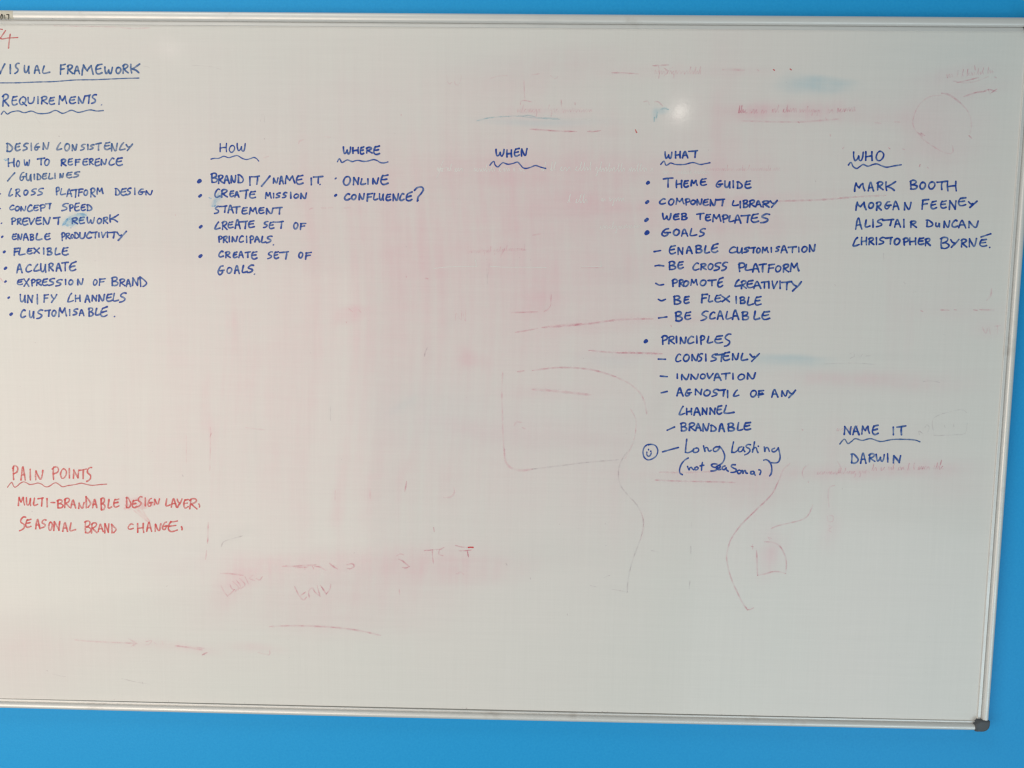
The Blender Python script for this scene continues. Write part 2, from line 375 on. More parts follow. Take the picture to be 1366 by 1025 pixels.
def corner(cx, cz, sx, sz, wx, wz):
    """plastic corner cap; (cx, cz) inner corner of the frame, sx/sz outward signs"""
    lo, hi = -0.0066, wx + 0.0003; zl, zh = -0.0046, wz + 0.0003; r = 0.0125
    pts = [(lo, 0.0028), (0.0, zl), (hi, zl)]
    for k in range(9):
        a = math.pi/2*k/8
        pts.append((hi - r + r*math.cos(a), zh - r + r*math.sin(a)))
    pts.append((lo, zh)); n = len(pts)
    mx = sum(p[0] for p in pts)/n; mz = sum(p[1] for p in pts)/n
    rings = []
    for sc, d in ((1, -0.0157), (1, 0.0087), (0.975, 0.0096), (0.92, 0.0101), (0.72, 0.0104), (0.40, 0.0105)):
        rings.append([(cx + sx*(mx + (x-mx)*sc), -d, cz + sz*(mz + (z-mz)*sc)) for x, z in pts])
    v = [p for r_ in rings for p in r_]; f = []
    for j in range(len(rings)-1):
        for k in range(n):
            a = j*n + k; b = j*n + (k+1) % n; f.append((a, b, b+n, a+n))
    f.append([(len(rings)-1)*n + k for k in range(n)]); f.append([k for k in range(n)])
    o = mesh_obj('corner_cap', v, f, M['cap'], board, smooth=True)
    import bmesh
    bm = bmesh.new(); bm.from_mesh(o.data); bmesh.ops.recalc_face_normals(bm, faces=bm.faces); bm.to_mesh(o.data); bm.free()
    o.data.set_sharp_from_angle(angle=math.radians(50))
corner(XR, ZB, 1, -1, WR/1000, WB/1000); corner(XR, ZT, 1, 1, WR/1000, WT/1000)
corner(XL, ZB, -1, -1, WR/1000, WB/1000); corner(XL, ZT, -1, 1, WR/1000, WT/1000)

# ---------------------------------------------------------------- handwriting
GL = {
'A': "6,100 26,30 44,2 56,10 74,55 94,100|16,66 48,60 80,64",
'B': "14,6 12,60 16,100|4,12 40,0 74,6 78,26 56,42 28,50! 60,52 92,68 80,90 48,100 12,96",
'C': "90,10 66,0 34,22 8,62 14,92 48,100 96,84",
'C2': "70,0 40,28 10,78 6,98 40,98 96,84",
'D': "16,4 14,60 12,98|4,6 36,6 74,34 96,62 80,88 46,100 10,94",
'D2': "10,2 16,60 18,100|10,2 60,34 96,62 70,88 50,100",
'E': "34,6 14,34 8,72 26,96 58,98 96,86|30,10 60,6 94,0|18,50 46,48 80,42",
'E2': "30,28 14,50 10,80 30,98 64,98 94,84|34,18 64,10 100,0|22,60 48,54 84,46",
'F': "24,6 18,50 14,100|18,10 56,6 98,2|20,52 50,48 80,44",
'G': "78,2 46,10 16,46 6,80 26,100 56,94 72,70 66,56|40,58 66,54 100,52",
'H': "10,0 8,50 10,100|10,58 48,52 86,48|90,0 88,50 92,100",
'I': "44,0 48,50 52,100",
'J': "70,0 72,70 40,100 5,80",
'K': "14,4 12,50 18,100|98,0 60,34 24,56! 24,56 60,72 90,98",
'L': "26,0 14,44 6,84 24,98 60,94 98,84",
'M': "8,100 12,50 20,4! 20,4 34,40 48,58! 48,58 64,26 78,6! 78,6 84,50 96,92",
'N': "10,98 10,50 14,6! 14,6 40,60 62,92 78,84 88,40 96,0",
'N2': "8,100 12,50 14,4! 14,4 50,50 84,96! 84,96 88,50 96,4",
'O': "52,0 22,18 4,60 22,96 56,98 88,66 94,28 70,4 42,4",
'P': "20,6 16,50 22,100|4,20 40,2 78,6 94,24 78,46 24,58",
'Q': "52,0 20,20 4,60 26,88 60,84 86,50 86,16 52,0|50,64 74,82 98,100",
'R': "20,8 14,50 10,100|6,18 40,2 80,4 92,20 72,40 28,54! 28,54 60,76 98,98",
'S': "94,4 62,2 26,20 22,38 52,50 76,62 70,80 40,94 6,100",
'T': "0,14 50,8 100,2|54,10 50,50 50,100",
'T7': "0,12 50,8 100,0|80,6 76,50 70,100",
'U': "10,0 8,50 18,86 44,92 70,70 84,30! 90,2 88,50 94,100",
'U2': "8,0 6,60 24,98 60,96 84,60 94,0",
'V': "6,0 18,50 36,98! 36,98 66,50 96,2",
'W': "6,0 8,50 20,96 40,80 52,44! 54,50 60,90 76,98 90,60 96,4",
'X': "6,2 50,50 94,100|96,0 50,48 6,96",
'Y': "6,4 24,34 48,48|98,0 66,44 34,76 12,100",
'Y2': "4,8 30,44 52,40|100,0 60,50 20,100",
'/': "98,0 50,50 2,100",
'?': "2,22 34,2 80,0 98,16 80,44 44,72 34,92! ",
'0': "52,0 12,40 20,90 60,100 90,60 80,10 52,0",
'1': "20,10 50,50 90,100",
'7': "0,4 98,6! 98,6 84,50 78,100",
}
def catmull(pts, step):
    """dense smooth path through control points"""
    p = np.array(pts, float)
    if len(p) == 1: p = np.array([p[0] - [0.15, 0], p[0] + [0.15, 0]])
    if len(p) == 2:
        n = max(2, int(np.linalg.norm(p[1]-p[0])/step)); t = np.linspace(0, 1, n+1)[:, None]
        return p[0]*(1-t) + p[1]*t
    e = np.vstack([2*p[0]-p[1], p, 2*p[-1]-p[-2]]); out = []
    for i in range(1, len(e)-2):
        a, b, c, d = e[i-1], e[i], e[i+1], e[i+2]
        n = max(2, int(np.linalg.norm(c-b)/step))
        t = (np.arange(n)/n)[:, None]
        out.append(0.5*((2*b) + (c-a)*t + (2*a-5*b+4*c-d)*t*t + (3*b-a-3*c+d)*t**3))
    out.append(e[-2][None]); return np.vstack(out)

class Ink:
    """collects strokes drawn on the board and becomes one mesh"""
    def __init__(s, seed=0, dep=0.0002, solid=False):
        s.v = []; s.f = []; s.c = []; s.k = 0; s.rnd = random.Random(seed); s.dep = dep; s.solid = solid
    def stroke(s, pts, width, load=None, step=0.55, soft=0.5, taper=1.0):
        if s.solid: load, soft, width = 3.0, 0.12, width*0.72
        r = s.rnd
        q = catmull(pts, step); n = len(q)
        d = np.gradient(q, axis=0); L = np.linalg.norm(d, axis=1); L[L == 0] = 1; d /= L[:, None]
        nm = np.stack([-d[:, 1], d[:, 0]], 1)
        seg = np.r_[0, np.cumsum(np.linalg.norm(np.diff(q, axis=0), axis=1))]; tot = max(seg[-1], 1e-6)
        hw = width/2
        # add round ends
        m_ = 3
        pre = [q[0] - d[0]*hw*math.sin(a) for a in (math.pi/2, math.pi/3, math.pi/7)]
        post = [q[-1] + d[-1]*hw*math.sin(a) for a in (math.pi/7, math.pi/3, math.pi/2)]
        pts2 = np.vstack([pre, q, post]); nm2 = np.vstack([[nm[0]]*m_, nm, [nm[-1]]*m_])
        ph = r.uniform(0, 6.28); ph2 = r.uniform(0, 6.28)
        wv = 1 + 0.10*np.sin(seg/2.3 + ph) + 0.06*np.sin(seg/0.9 + ph2)
        ends = np.minimum(seg, tot - seg)
        wv = wv*(taper + (1-taper)*np.minimum(1, ends/(width*1.5)))
        capw = [0.05, 0.5, 0.9]
        ww = np.r_[np.array(capw)*wv[0], wv, np.array(capw[::-1])*wv[-1]]*hw
        base = load if load is not None else 0.62
        speed = np.clip(L*0 + 0.5, 0, 1)
        ld = base - 0.08 + 0.26*np.sin(seg/3.7 + ph2) + 0.20*np.sin(seg/1.6 + ph) + 0.42*np.exp(-ends/1.3)
        ld = np.clip(np.r_[[ld[0]]*m_, ld, [ld[-1]]*m_], 0, 1)
        N_ = len(pts2); b0 = len(s.v)
        z = s.dep + s.k*0.000008 + np.linspace(0, min(1e-4, 1.2e-6*N_), N_); s.k = (s.k + 1) % 60
        so = min(soft, hw*0.75)
        for j, off in enumerate((-1, -0.5, 0.5, 1)):
            if abs(off) == 1: o_ = off*(ww + so*0.35)
            else: o_ = np.sign(off)*np.maximum(ww - so*0.65, ww*0.15)
            X = pts2[:, 0] + nm2[:, 0]*o_; Y = pts2[:, 1] + nm2[:, 1]*o_
            x, zz = on_board(X, Y, z)
            edge = 0.0 if abs(off) == 1 else 1.0
            for i in range(N_):
                e_ = edge*(0.0 if i in (0, N_-1) else 1.0)
                s.v.append((float(x[i]), float(-z[i]), float(zz[i]))); s.c.append((float(ld[i]), e_, 0, 1))
        for j in range(3):
            for i in range(N_-1):
                a = b0 + j*N_ + i; s.f.append((a, a+1, a+N_+1, a+N_))
    def glyph(s, ch, x0, x1, y0, y1, width, load=None, jit=2.2):
        r = s.rnd; h = width*0.22
        if x1 - x0 > 2.2*h: x0 += h; x1 -= h
        if y1 - y0 > 2.2*h: y0 += h; y1 -= h
        bl = load if load is not None else 0.62
        for st in GL[ch].split('|'):
            cur = []
            toks = st.split()
            for i, t in enumerate(toks):
                br = t.endswith('!'); a, b = t.rstrip('!').split(',')
                p = (x0 + (x1-x0)*(float(a) + r.uniform(-jit, jit))/100, y0 + (y1-y0)*(float(b) + r.uniform(-jit, jit))/100)
                cur.append(p)
                if br:
                    if len(cur) > 1: s.stroke(cur, width*r.uniform(0.92, 1.08), bl + r.uniform(-.2, .2))
                    nxt = toks[i+1].rstrip('!') if i+1 < len(toks) else None
                    cur = [p] if nxt != t.rstrip('!') else []
                    if nxt == t.rstrip('!'): cur = []
            if len(cur) > 1: s.stroke(cur, width*r.uniform(0.92, 1.08), bl + r.uniform(-.2, .2))
        if ch == '?': s.blob(x0 + (x1-x0)*.36, y1, width*0.5, bl)
    def blob(s, x, y, rad, load=None, stretch=0.5, ang=-0.7):
        c, n_ = math.cos(ang)*rad*stretch, math.sin(ang)*rad*stretch
        s.stroke([(x - c, y - n_), (x + c, y + n_)], rad*2, load if load is not None else 0.85, step=0.3)
    def build(s, name, mat, label=None, parent=None):
        if not s.v: return None
        mat = M[mat] if isinstance(mat, str) else mat
        o = mesh_obj(name, s.v, s.f, mat, parent or surf, ink=s.c)
        if label: o['label'] = label
        return o

CR = {0:(0,0,.16105),1:(0,180,.16105),2:(0,280,.16105),3:(250,180,.16105),4:(250,280,.16105),5:(440,185,.10249),
      6:(850,180,.19034),7:(850,320,.19034),8:(850,460,.19034),9:(1110,180,.18741),10:(1110,500,.18741),11:(0,590,.20498),
      13:(640,185,.10249),14:(850,580,.15373),15:(0,610,.10249),16:(130,610,.10249),
      20:(520,300,.30747),21:(560,600,.30747),22:(946,600,.30747),23:(946,30,.30747),24:(560,60,.2489),25:(285,730,.2782),
      26:(200,600,.30747),27:(0,780,.29283),28:(850,180,.19034),29:(570,190,.26354),30:(200,300,.30747),31:(946,300,.30747),32:(0,0,.04392),
      33:(200,30,.30747),34:(1200,20,.12197)}
SEED = [100]
def line(crop, mat, width, text, where, labels=None, load=None):
    """handwritten line: letters with the box each fills; _ ends a word; * bullet; - dash; . full stop"""
    ox, oy, k = CR[crop]; toks = text.split(); i = 0; words = []; cur = None; name = ''
    def new():
        SEED[0] += 1; return Ink(SEED[0])
    ink = new(); wi = 0
    tone = {'blue': 'blue', 'worn': 'worn blue', 'red': 'red', 'wornred': 'faded red'}[mat]
    def flush():
        nonlocal ink, name, wi
        if ink.v:
            lb = labels[wi] if labels else f'{tone} handwritten word "{name}" {where}'
            ink.build('word', mat, lb); wi += 1
        ink = new(); name = ''
    fl = ld = load
    while i < len(toks):
        t = toks[i]
        if t == '_': flush(); i += 1; continue
        if t == '*':
            x, y, r = map(float, toks[i+1:i+4]); i += 4
            q = new(); q.blob(ox + x*k, oy + y*k, r*k, 0.9); q.build('bullet_dot', mat)
            continue
        if t == '-':
            n = int(toks[i+1]); v = list(map(float, toks[i+2:i+2+2*n])); i += 2 + 2*n
            q = new(); q.stroke([(ox + v[2*j]*k, oy + v[2*j+1]*k) for j in range(n)], width*0.95, 0.8); q.build('dash', mat)
            continue
        if t in ('.', ','):
            x, y = map(float, toks[i+1:i+3]); i += 3
            if t == '.': ink.blob(ox + x*k, oy + y*k, width*0.36, 0.5)
            else:
                flush(); q = new(); q.stroke([(ox + x*k - .7, oy + y*k - 2.2), (ox + x*k + .2, oy + y*k), (ox + x*k, oy + y*k + 1.8)], width, 0.6); q.build('comma', mat)
            continue
        x0, x1, y0, y1 = map(float, toks[i+1:i+5]); i += 5
        l_ = None
        if load is not None: l_ = load
        ink.glyph(t, ox + x0*k, ox + x1*k, oy + y0*k, oy + y1*k, width, l_)
        name += t[0]
    flush()
def pts_of(crop, s):
    ox, oy, k = CR[crop]
    return [[(ox + float(p.split(',')[0])*k, oy + float(p.split(',')[1])*k) for p in seg.split()] for seg in s.split('|')]
def free(crop, mat, width, s, name, label=None, load=0.6, taper=1.0, soft=0.5, parent=None, dep=0.0002, seed=None):
    SEED[0] += 1; q = Ink(SEED[0], dep, mat == 'pale')
    for seg in pts_of(crop, s): q.stroke(seg, width, load, taper=taper, soft=soft)
    return q.build(name, mat, label, parent)

LW = 2.48
# --- left column
line(0,'worn',2.35,"V -25 46 525 615 I 78 92 535 612 S 118 162 520 612 U 195 245 540 610 A 278 335 540 610 L 345 415 545 612 _ F 490 545 530 620 R 552 605 535 615 A 610 665 545 615 M 668 780 535 625 E 785 850 530 618 W 862 935 555 615 O 955 1005 555 612 R 1010 1065 530 610 K 1070 1160 528 608",'in the top title',load=.75)
free(0,'worn',1.7,"-60,690 0,688 150,687 300,681 450,677 620,664 800,661 1000,652 1150,648",'underline','long straight blue underline below the title',.75)
line(0,'blue',2.3,"R 15 75 780 882 E 92 145 795 875 Q 155 222 800 878 U2 225 290 805 860 I 308 320 800 860 R 335 395 798 865 E 400 455 805 870 M 478 558 790 868 E 568 630 800 862 N 640 705 800 860 T7 700 750 785 858 S 752 803 780 860 . 840 870",'below the title',load=.45)
free(0,'worn',1.75,"10,948 32,922 60,946 92,930 150,920 200,935 260,922 320,942 400,938 460,916 520,940 590,915 650,932 740,912 800,921 855,917",'wavy_underline','wavy blue underline below the second heading',.9)
free(0,'wornred',1.9,"-30,246 0,243 18,245|45,255 24,286 2,318|2,318 20,324 70,316 146,312|84,285 76,340 70,400",'numeral','faded red numeral 4 in the top left corner',.6)
W_='in the left hand list'
line(1,'worn',2.35,"D 50 108 65 142 E 120 170 68 135 S 185 238 68 132 I 248 270 68 132 G 282 330 68 130 N 348 408 62 125 _ C2 466 515 65 128 O 530 580 70 135 N 590 640 78 135 S 662 712 75 132 I 720 735 78 125 S 740 782 78 125 T 790 842 65 130 E 858 915 60 125 N 915 975 68 140 C2 985 1040 62 130 Y2 1040 1100 75 135",W_,load=.45)
line(1,'blue',2.3,"H 60 125 195 265 O 132 165 212 268 W 195 248 205 258 _ T 308 372 190 250 O 365 412 198 258 _ R 500 550 200 260 E 558 605 195 255 F 615 665 200 255 E 680 730 195 255 R 735 775 195 250 E 780 828 195 262 N 830 885 200 252 C 898 950 190 255 E 955 1018 188 258",W_,load=.5)
line(1,'worn',2.2,"/ 58 125 312 385 _ G 160 210 308 380 U 212 262 320 385 I 276 292 325 372 D 302 342 318 375 E 345 390 318 370 L 398 440 318 370 I 448 462 315 365 N 490 528 318 360 E 545 600 308 360 S 605 665 303 355",W_,['worn blue slash before the third line of the left hand list','worn blue handwritten word "GUIDELINES" in the left hand list'],load=.7)
line(1,'blue',2.2,"* 2 490 5 C2 68 105 445 510 R 125 168 445 515 O 192 235 455 502 S 252 305 445 502 S 305 365 440 505 _ P 460 495 432 500 L 495 545 445 500 A 548 600 445 515 T7 590 640 450 520 F 642 690 445 510 O 690 730 455 505 R 745 790 440 518 M 795 858 438 495 _ D 950 998 440 502 E 995 1050 442 505 S 1045 1090 438 500 I 1108 1125 440 498 G 1140 1200 445 498 N 1200 1265 460 502",W_,load=.5)
line(1,'blue',2.2,"* 1 612 5 C 75 120 580 625 O 122 165 590 632 N 165 218 590 635 C 222 270 578 638 E 272 320 580 632 P 325 380 575 635 T7 375 425 565 615 _ S 505 570 565 632 P 570 610 575 635 E 612 660 562 635 E 665 710 575 630 D 715 765 575 632",W_,load=.55)
line(1,'blue',2.25,"* 12 733 6 P 90 135 685 745 R 138 178 690 745 E 180 235 685 752 V 235 290 690 745 E 290 345 680 745 N 350 418 682 748 T7 440 498 680 745 _ R 590 645 685 740 E 650 702 680 740 W 715 785 680 738 O 800 845 690 738 R 850 895 680 738 K 895 985 660 725",W_,load=.55)
line(1,'blue',2.25,"* 18 845 9 E 95 140 818 870 N 142 185 820 875 A 188 240 815 875 B 245 285 820 875 L 292 350 815 875 E 365 418 815 872 _ P 505 542 808 878 R 540 582 812 865 O 583 612 822 860 D 612 658 805 860 U2 655 712 808 862 C 712 762 802 860 T7 750 805 802 858 I 812 826 810 850 V 835 880 805 855 I 883 896 802 852 T7 895 960 802 858 Y2 960 1050 798 878",W_,load=.6)
line(1,'blue',2.35,"* 35 970 10 F 108 160 935 1002 L 150 210 935 1000 E 220 270 938 990 X 275 330 935 985 I 352 372 935 990 B 385 435 935 998 L 450 500 935 998 E 508 568 932 1000",W_,load=.6)
line(2,'blue',2.3,"* 45 485 12 A 135 188 445 525 C 208 265 450 518 C2 275 328 450 512 U 330 385 445 520 R 398 445 440 510 A 460 512 440 510 T 510 568 430 510 E2 568 632 428 508",W_,load=.6)
line(2,'blue',2.3,"* 45 595 9 E 138 190 575 625 X 192 245 570 638 P 255 295 572 635 R 295 345 575 630 E 345 398 570 632 S 398 458 565 630 S 455 520 575 635 I 536 550 575 622 O 565 608 578 625 N 635 692 570 628 _ O 768 808 575 628 F 812 875 568 630 _ B 918 985 555 632 R 985 1038 570 635 A 1040 1088 575 638 N2 1090 1150 560 632 D2 1150 1220 552 640",W_,load=.6)
line(2,'blue',2.3,"* 72 728 9 U 160 215 700 768 N2 222 275 705 772 I 298 320 700 782 F 355 405 700 770 Y 418 472 700 772 _ C2 555 612 690 768 H 618 670 705 762 A 700 748 705 768 N2 755 805 705 760 N 810 870 700 762 E 875 932 695 762 L 930 985 690 762 S 985 1050 685 768",W_,load=.65)
line(2,'blue',2.4,"* 92 865 12 C 165 215 825 895 U 238 285 835 900 S 300 360 825 905 T7 370 418 828 885 O 425 468 830 885 M 478 555 808 888 I 568 586 825 878 S 600 648 818 875 A 652 700 825 880 B 728 778 810 885 L 785 832 815 878 E2 825 892 800 888 . 948 885",W_,load=.6)
def smear(crop, mat, strokes, label):
    SEED[0] += 1; q = Ink(SEED[0], 0.00005)
    for s_, w_, l_ in strokes:
        for seg in pts_of(crop, s_): q.stroke(seg, w_, l_, soft=1.4, taper=.75)
    q.build('smear', mat, label)
smear(1,'smearb',[("528,738 560,704 610,676 660,662 706,664",4.5,.45),("545,742 600,712 650,700 690,682",4.5,.3),("560,752 596,742 640,716 668,700",4,.3),("588,768 604,752 628,732",3,.5),("520,748 540,728 556,700",3,.5),("640,655 690,656 716,668",1.6,.6)],'light blue smear wiped across the gap before REWORK')
smear(3,'smearb',[("290,470 272,505 240,545 212,588",4,.35),("262,480 240,520 214,556 204,590",3,.3),("284,512 256,550 226,590",3,.35),("198,590 216,594 232,588",2,.4),("180,522 196,528",1.8,.8)],'light blue smear from CREATE down to STATEMENT')
smear(1,'smearb',[("38,204 54,202 66,204",3.2,.35),("46,212 62,210",2.4,.5)],'small light blue smear before HOW TO REFERENCE')
smear(11,'smearr',[("812,432 870,428 940,426 1000,406",4,.35),("822,412 880,408 960,404 1010,400",5,.2),("840,380 900,372 960,378",5,.1),("872,446 915,480 962,520",1.8,.6),("900,446 936,480 968,516",4,.35),("926,440 950,480 974,516",2,.55)],'pink smear through DESIGN with a wedge pointing down')
# --- how column
W_='in the second column'
line(3,'blue',2.0,"H 262 332 70 142 O 342 395 85 148 W 405 485 68 138",'heading the second column',load=.7)
free(3,'blue',1.7,"195,202 218,196 258,195 280,186 300,178 322,184 345,190 375,180 410,172 432,182 455,196 490,205 525,196 550,188 572,198 590,218",'wavy_underline','wavy blue underline below HOW',.6)
line(3,'blue',2.4,"* 98 385 15 B 192 255 315 398 R 250 300 330 405 A 300 352 335 405 N 355 405 335 402 D 412 468 325 402 _ I 508 527 345 422 T7 528 598 338 412 / 608 688 340 428 _ N 705 755 355 405 A 758 800 340 410 M 800 895 335 408 E 895 962 332 415 _ I 1018 1034 355 418 T 1040 1125 340 405 . 1098 412",W_,load=.7)
line(3,'blue',2.4,"* 105 506 13 C 220 275 445 520 R 275 335 450 520 E 345 388 462 515 A 388 432 468 520 T7 432 505 455 528 E 508 568 465 528 _ M 640 698 475 530 I 706 722 482 525 S 728 775 478 525 S 782 830 475 525 I 848 864 475 528 O 878 925 488 528 N 930 992 480 532",W_,load=.7)
line(3,'blue',2.35,"S 218 272 590 655 T7 268 328 585 645 A 330 385 580 650 T 375 438 590 650 E 445 500 600 660 M 505 582 600 660 E 585 638 600 655 N 645 715 605 660 T7 705 785 598 660",W_,load=.7)
line(3,'blue',2.35,"* 110 762 13 C2 222 275 720 785 R 282 332 715 788 E 330 382 718 775 A 390 442 698 780 T7 425 500 712 780 E 500 558 710 772 _ S 625 672 715 772 E 672 720 720 782 T7 722 798 715 778 _ O 875 920 725 782 F 925 985 730 788",W_,load=.7)
line(3,'blue',2.3,"P 252 292 835 892 R 292 334 838 895 I 340 353 838 890 N 362 418 840 890 C 422 468 835 892 I 483 498 838 895 P 512 552 835 900 A 552 602 838 890 L 608 652 840 898 S 650 705 835 898 . 712 912",W_,load=.7)
line(4,'blue',2.35,"* 108 384 14 C 255 302 340 395 R 310 358 345 400 E 375 415 348 400 A 420 468 342 400 T 475 525 345 398 E 525 580 345 412 _ S 660 710 345 408 E 712 758 345 408 T7 762 840 345 410 _ O 918 960 350 402 F 968 1030 350 412",W_,load=.7)
line(4,'blue',2.45,"G 248 308 460 540 O 322 372 475 530 A 385 435 460 530 L 448 500 460 525 S 490 555 455 525 . 555 534",W_,load=.7)
# --- where, when
line(5,'blue',2.5,"W 165 278 105 205 H 285 382 112 198 E 388 448 105 212 R 465 555 110 195 E 560 655 92 215",'heading the third column',load=.8)
free(5,'blue',2.0,"98,302 112,276 126,262 138,282 155,312 185,300 212,284 235,280 290,300 330,290 370,285 440,298 500,292 540,280 575,275 620,290 650,310 690,318 725,314 755,305",'wavy_underline','wavy blue underline below WHERE',.6)
line(5,'blue',2.4,"* 75 520 12 O 168 278 488 610 N2 295 385 500 605 L 392 472 520 605 I 480 512 520 600 N 545 640 510 600 E 650 765 470 602",'in the third column',load=.7)
line(5,'blue',2.5,"* 75 740 17 C 182 268 712 805 O 275 348 725 800 N 370 455 712 802 F 470 560 710 818 L 562 628 712 805 U 635 705 715 810 E 722 798 720 812 N 810 900 715 815 C 902 972 710 812 E2 980 1075 690 815 ? 1095 1222 630 815",'with its question mark in the third column',load=.7)
line(13,'blue',2.5,"W 198 325 135 235 H 340 425 145 245 E 440 522 125 235 N 530 622 125 235",'heading the fourth column',load=.8)
free(13,'blue',1.9,"132,348 160,312 185,300 200,345 235,370 268,340 300,315 332,325 370,335 430,325 490,308 530,345 560,378 600,390 660,375 725,352 790,372 858,390",'wavy_underline','wavy blue underline below WHEN',.65)
# --- what column
line(6,'blue',LW,"W 190 248 118 168 H 262 308 115 165 A 312 360 115 165 T7 358 425 108 162",'heading the fifth column',load=.75)
free(6,'blue',1.9,"165,208 178,192 190,186 200,212 215,210 235,198 270,208 330,208 390,195 440,208 475,203 510,196",'wavy_underline','wavy blue underline below WHAT',.65)
W_='in the fifth column'
line(6,'blue',LW,"* 75 337 11 T 180 252 298 368 H 268 318 318 372 E 322 362 318 370 M 372 425 315 360 E 438 488 305 358 _ G 548 600 320 370 U 608 655 322 375 I 666 681 320 372 D 695 740 325 378 E 750 800 320 378",W_,load=.75)
line(6,'blue',LW,"* 70 472 12 C 152 202 445 488 O 216 262 448 495 M 265 332 442 490 P 333 374 445 495 O 372 412 455 490 N 412 458 448 495 E 458 502 450 498 N 505 555 450 502 T7 552 615 448 500 _ L 662 712 460 500 I 714 731 465 515 B 738 782 455 512 R 782 828 455 508 A 826 874 460 508 R 875 928 460 510 Y2 928 985 458 510",W_,load=.75)
line(6,'blue',LW,"* 65 597 13 W 172 242 548 598 E 250 297 552 598 B 305 355 548 598 _ T 415 470 548 595 E 473 517 555 605 M 522 592 555 612 P 593 640 558 615 L 638 680 565 612 A 678 732 560 622 T7 726 792 560 618 E 793 855 552 618 S 858 935 552 620",W_,load=.75)
line(6,'blue',LW,"* 68 687 14 G 168 235 655 712 O 250 300 660 708 A 305 360 660 712 L 366 422 655 712 S 430 482 655 715",W_,load=.75)
line(7,'blue',LW,"- 2 118 84 164 76 E 220 272 40 102 N2 280 325 52 105 A 340 390 45 98 B 405 460 38 95 L 468 510 40 98 E2 512 570 25 92 _ C 640 697 48 95 U 695 742 52 98 S 743 790 50 92 T7 780 830 52 95 O 833 866 55 95 M 870 922 50 95 I 933 947 52 90 S 966 1002 45 85 A 1003 1057 38 95 T 1058 1118 45 92 I 1126 1140 50 88 O 1150 1195 45 90 N 1200 1252 32 88",W_,load=.75)
line(7,'blue',LW,"- 3 125 184 150 180 186 184 B 218 275 150 212 E 280 326 152 205 _ C 385 437 160 215 R 440 487 165 212 O 493 536 165 212 S 535 590 158 218 S 588 637 155 218 _ P 705 760 160 225 L 752 805 170 218 A 803 860 165 228 T 852 907 165 228 F 910 967 168 232 O 965 1012 180 228 R 1018 1067 170 230 M 1066 1138 160 225",W_,load=.75)
line(7,'blue',LW,"- 3 130 306 155 318 185 314 P 240 287 275 330 R 290 327 278 330 O 320 364 285 330 M 370 427 275 322 O 438 487 280 325 T 493 555 278 325 E2 558 604 262 335 _ C2 680 727 278 330 R 724 768 285 345 E 765 817 282 340 A 813 872 288 345 T 868 916 290 342 I 916 930 290 342 V 940 987 288 345 I 993 1010 288 345 T 1013 1085 290 352 Y 1076 1155 292 362",W_,load=.75)
line(7,'blue',LW,"- 3 148 418 170 428 198 418 B 250 312 390 455 E 323 367 395 450 _ F 443 497 378 445 L 495 532 390 440 E 540 592 385 440 X 590 652 392 438 I 686 702 395 448 B 716 762 400 450 L 768 817 400 462 E 820 872 395 462",W_,load=.75)
line(7,'blue',LW,"- 2 150 549 208 541 B 262 322 502 572 E 328 380 505 562 _ S 440 502 498 570 C 503 550 505 558 A 558 607 495 560 L 618 662 500 560 A 663 717 490 562 B 730 787 502 565 L 813 862 500 562 E 868 934 500 562",W_,load=.7)
line(7,'blue',LW,"* 60 712 12 P 168 217 670 735 R 215 264 675 732 I 268 283 675 725 N 295 347 680 732 C 348 400 675 730 I 410 426 672 728 P 438 477 670 735 L 488 532 675 728 E 538 602 670 728 S 605 662 658 750",W_,load=.75)
line(7,'blue',LW,"- 2 148 837 198 838 C 265 310 798 858 O 320 370 802 855 N 376 432 800 852 S 425 462 795 855 I 473 489 800 852 S 512 567 798 855 T7 548 608 800 855 E 598 652 785 850 N 660 714 795 845 L 723 777 795 850 Y2 785 858 795 855",W_,load=.75)
line(7,'blue',LW,"- 2 162 956 210 960 I 273 289 938 975 N 303 367 940 985 N 368 434 940 982 O 438 482 938 978 V 485 537 935 975 A 533 594 935 988 T 590 652 932 980 I 663 680 935 980 O 703 757 940 985 N 763 834 930 980",W_,load=.75)
line(8,'blue',LW,"- 2 168 338 210 328 A 273 327 300 362 G 333 382 310 362 N2 400 457 308 355 O 463 517 315 362 S 520 573 310 365 T7 566 622 312 362 I 626 642 318 375 C2 670 717 315 365 _ O 790 840 318 368 F 842 890 318 370 _ A 938 992 312 370 N 1006 1057 320 365 Y 1053 1112 318 375",W_,load=.75)
free(8,'blue',2.0,"846,354 866,352 886,346",'letter_mark','small blue strike across the letter F in the word OF',.7)
line(8,'blue',LW,"C2 290 337 430 495 H 340 387 445 492 A 393 447 438 498 N2 450 494 440 492 N2 503 552 440 490 E 553 597 425 490 L 603 682 425 485",W_,load=.75)
line(8,'blue',LW,"- 2 210 600 262 577 B 300 354 545 608 R 358 407 545 605 A 406 452 550 605 N 453 507 550 610 D 510 557 560 610 A 568 617 550 612 B 630 687 548 608 L 698 742 545 605 E 743 800 542 600",W_,load=.7)
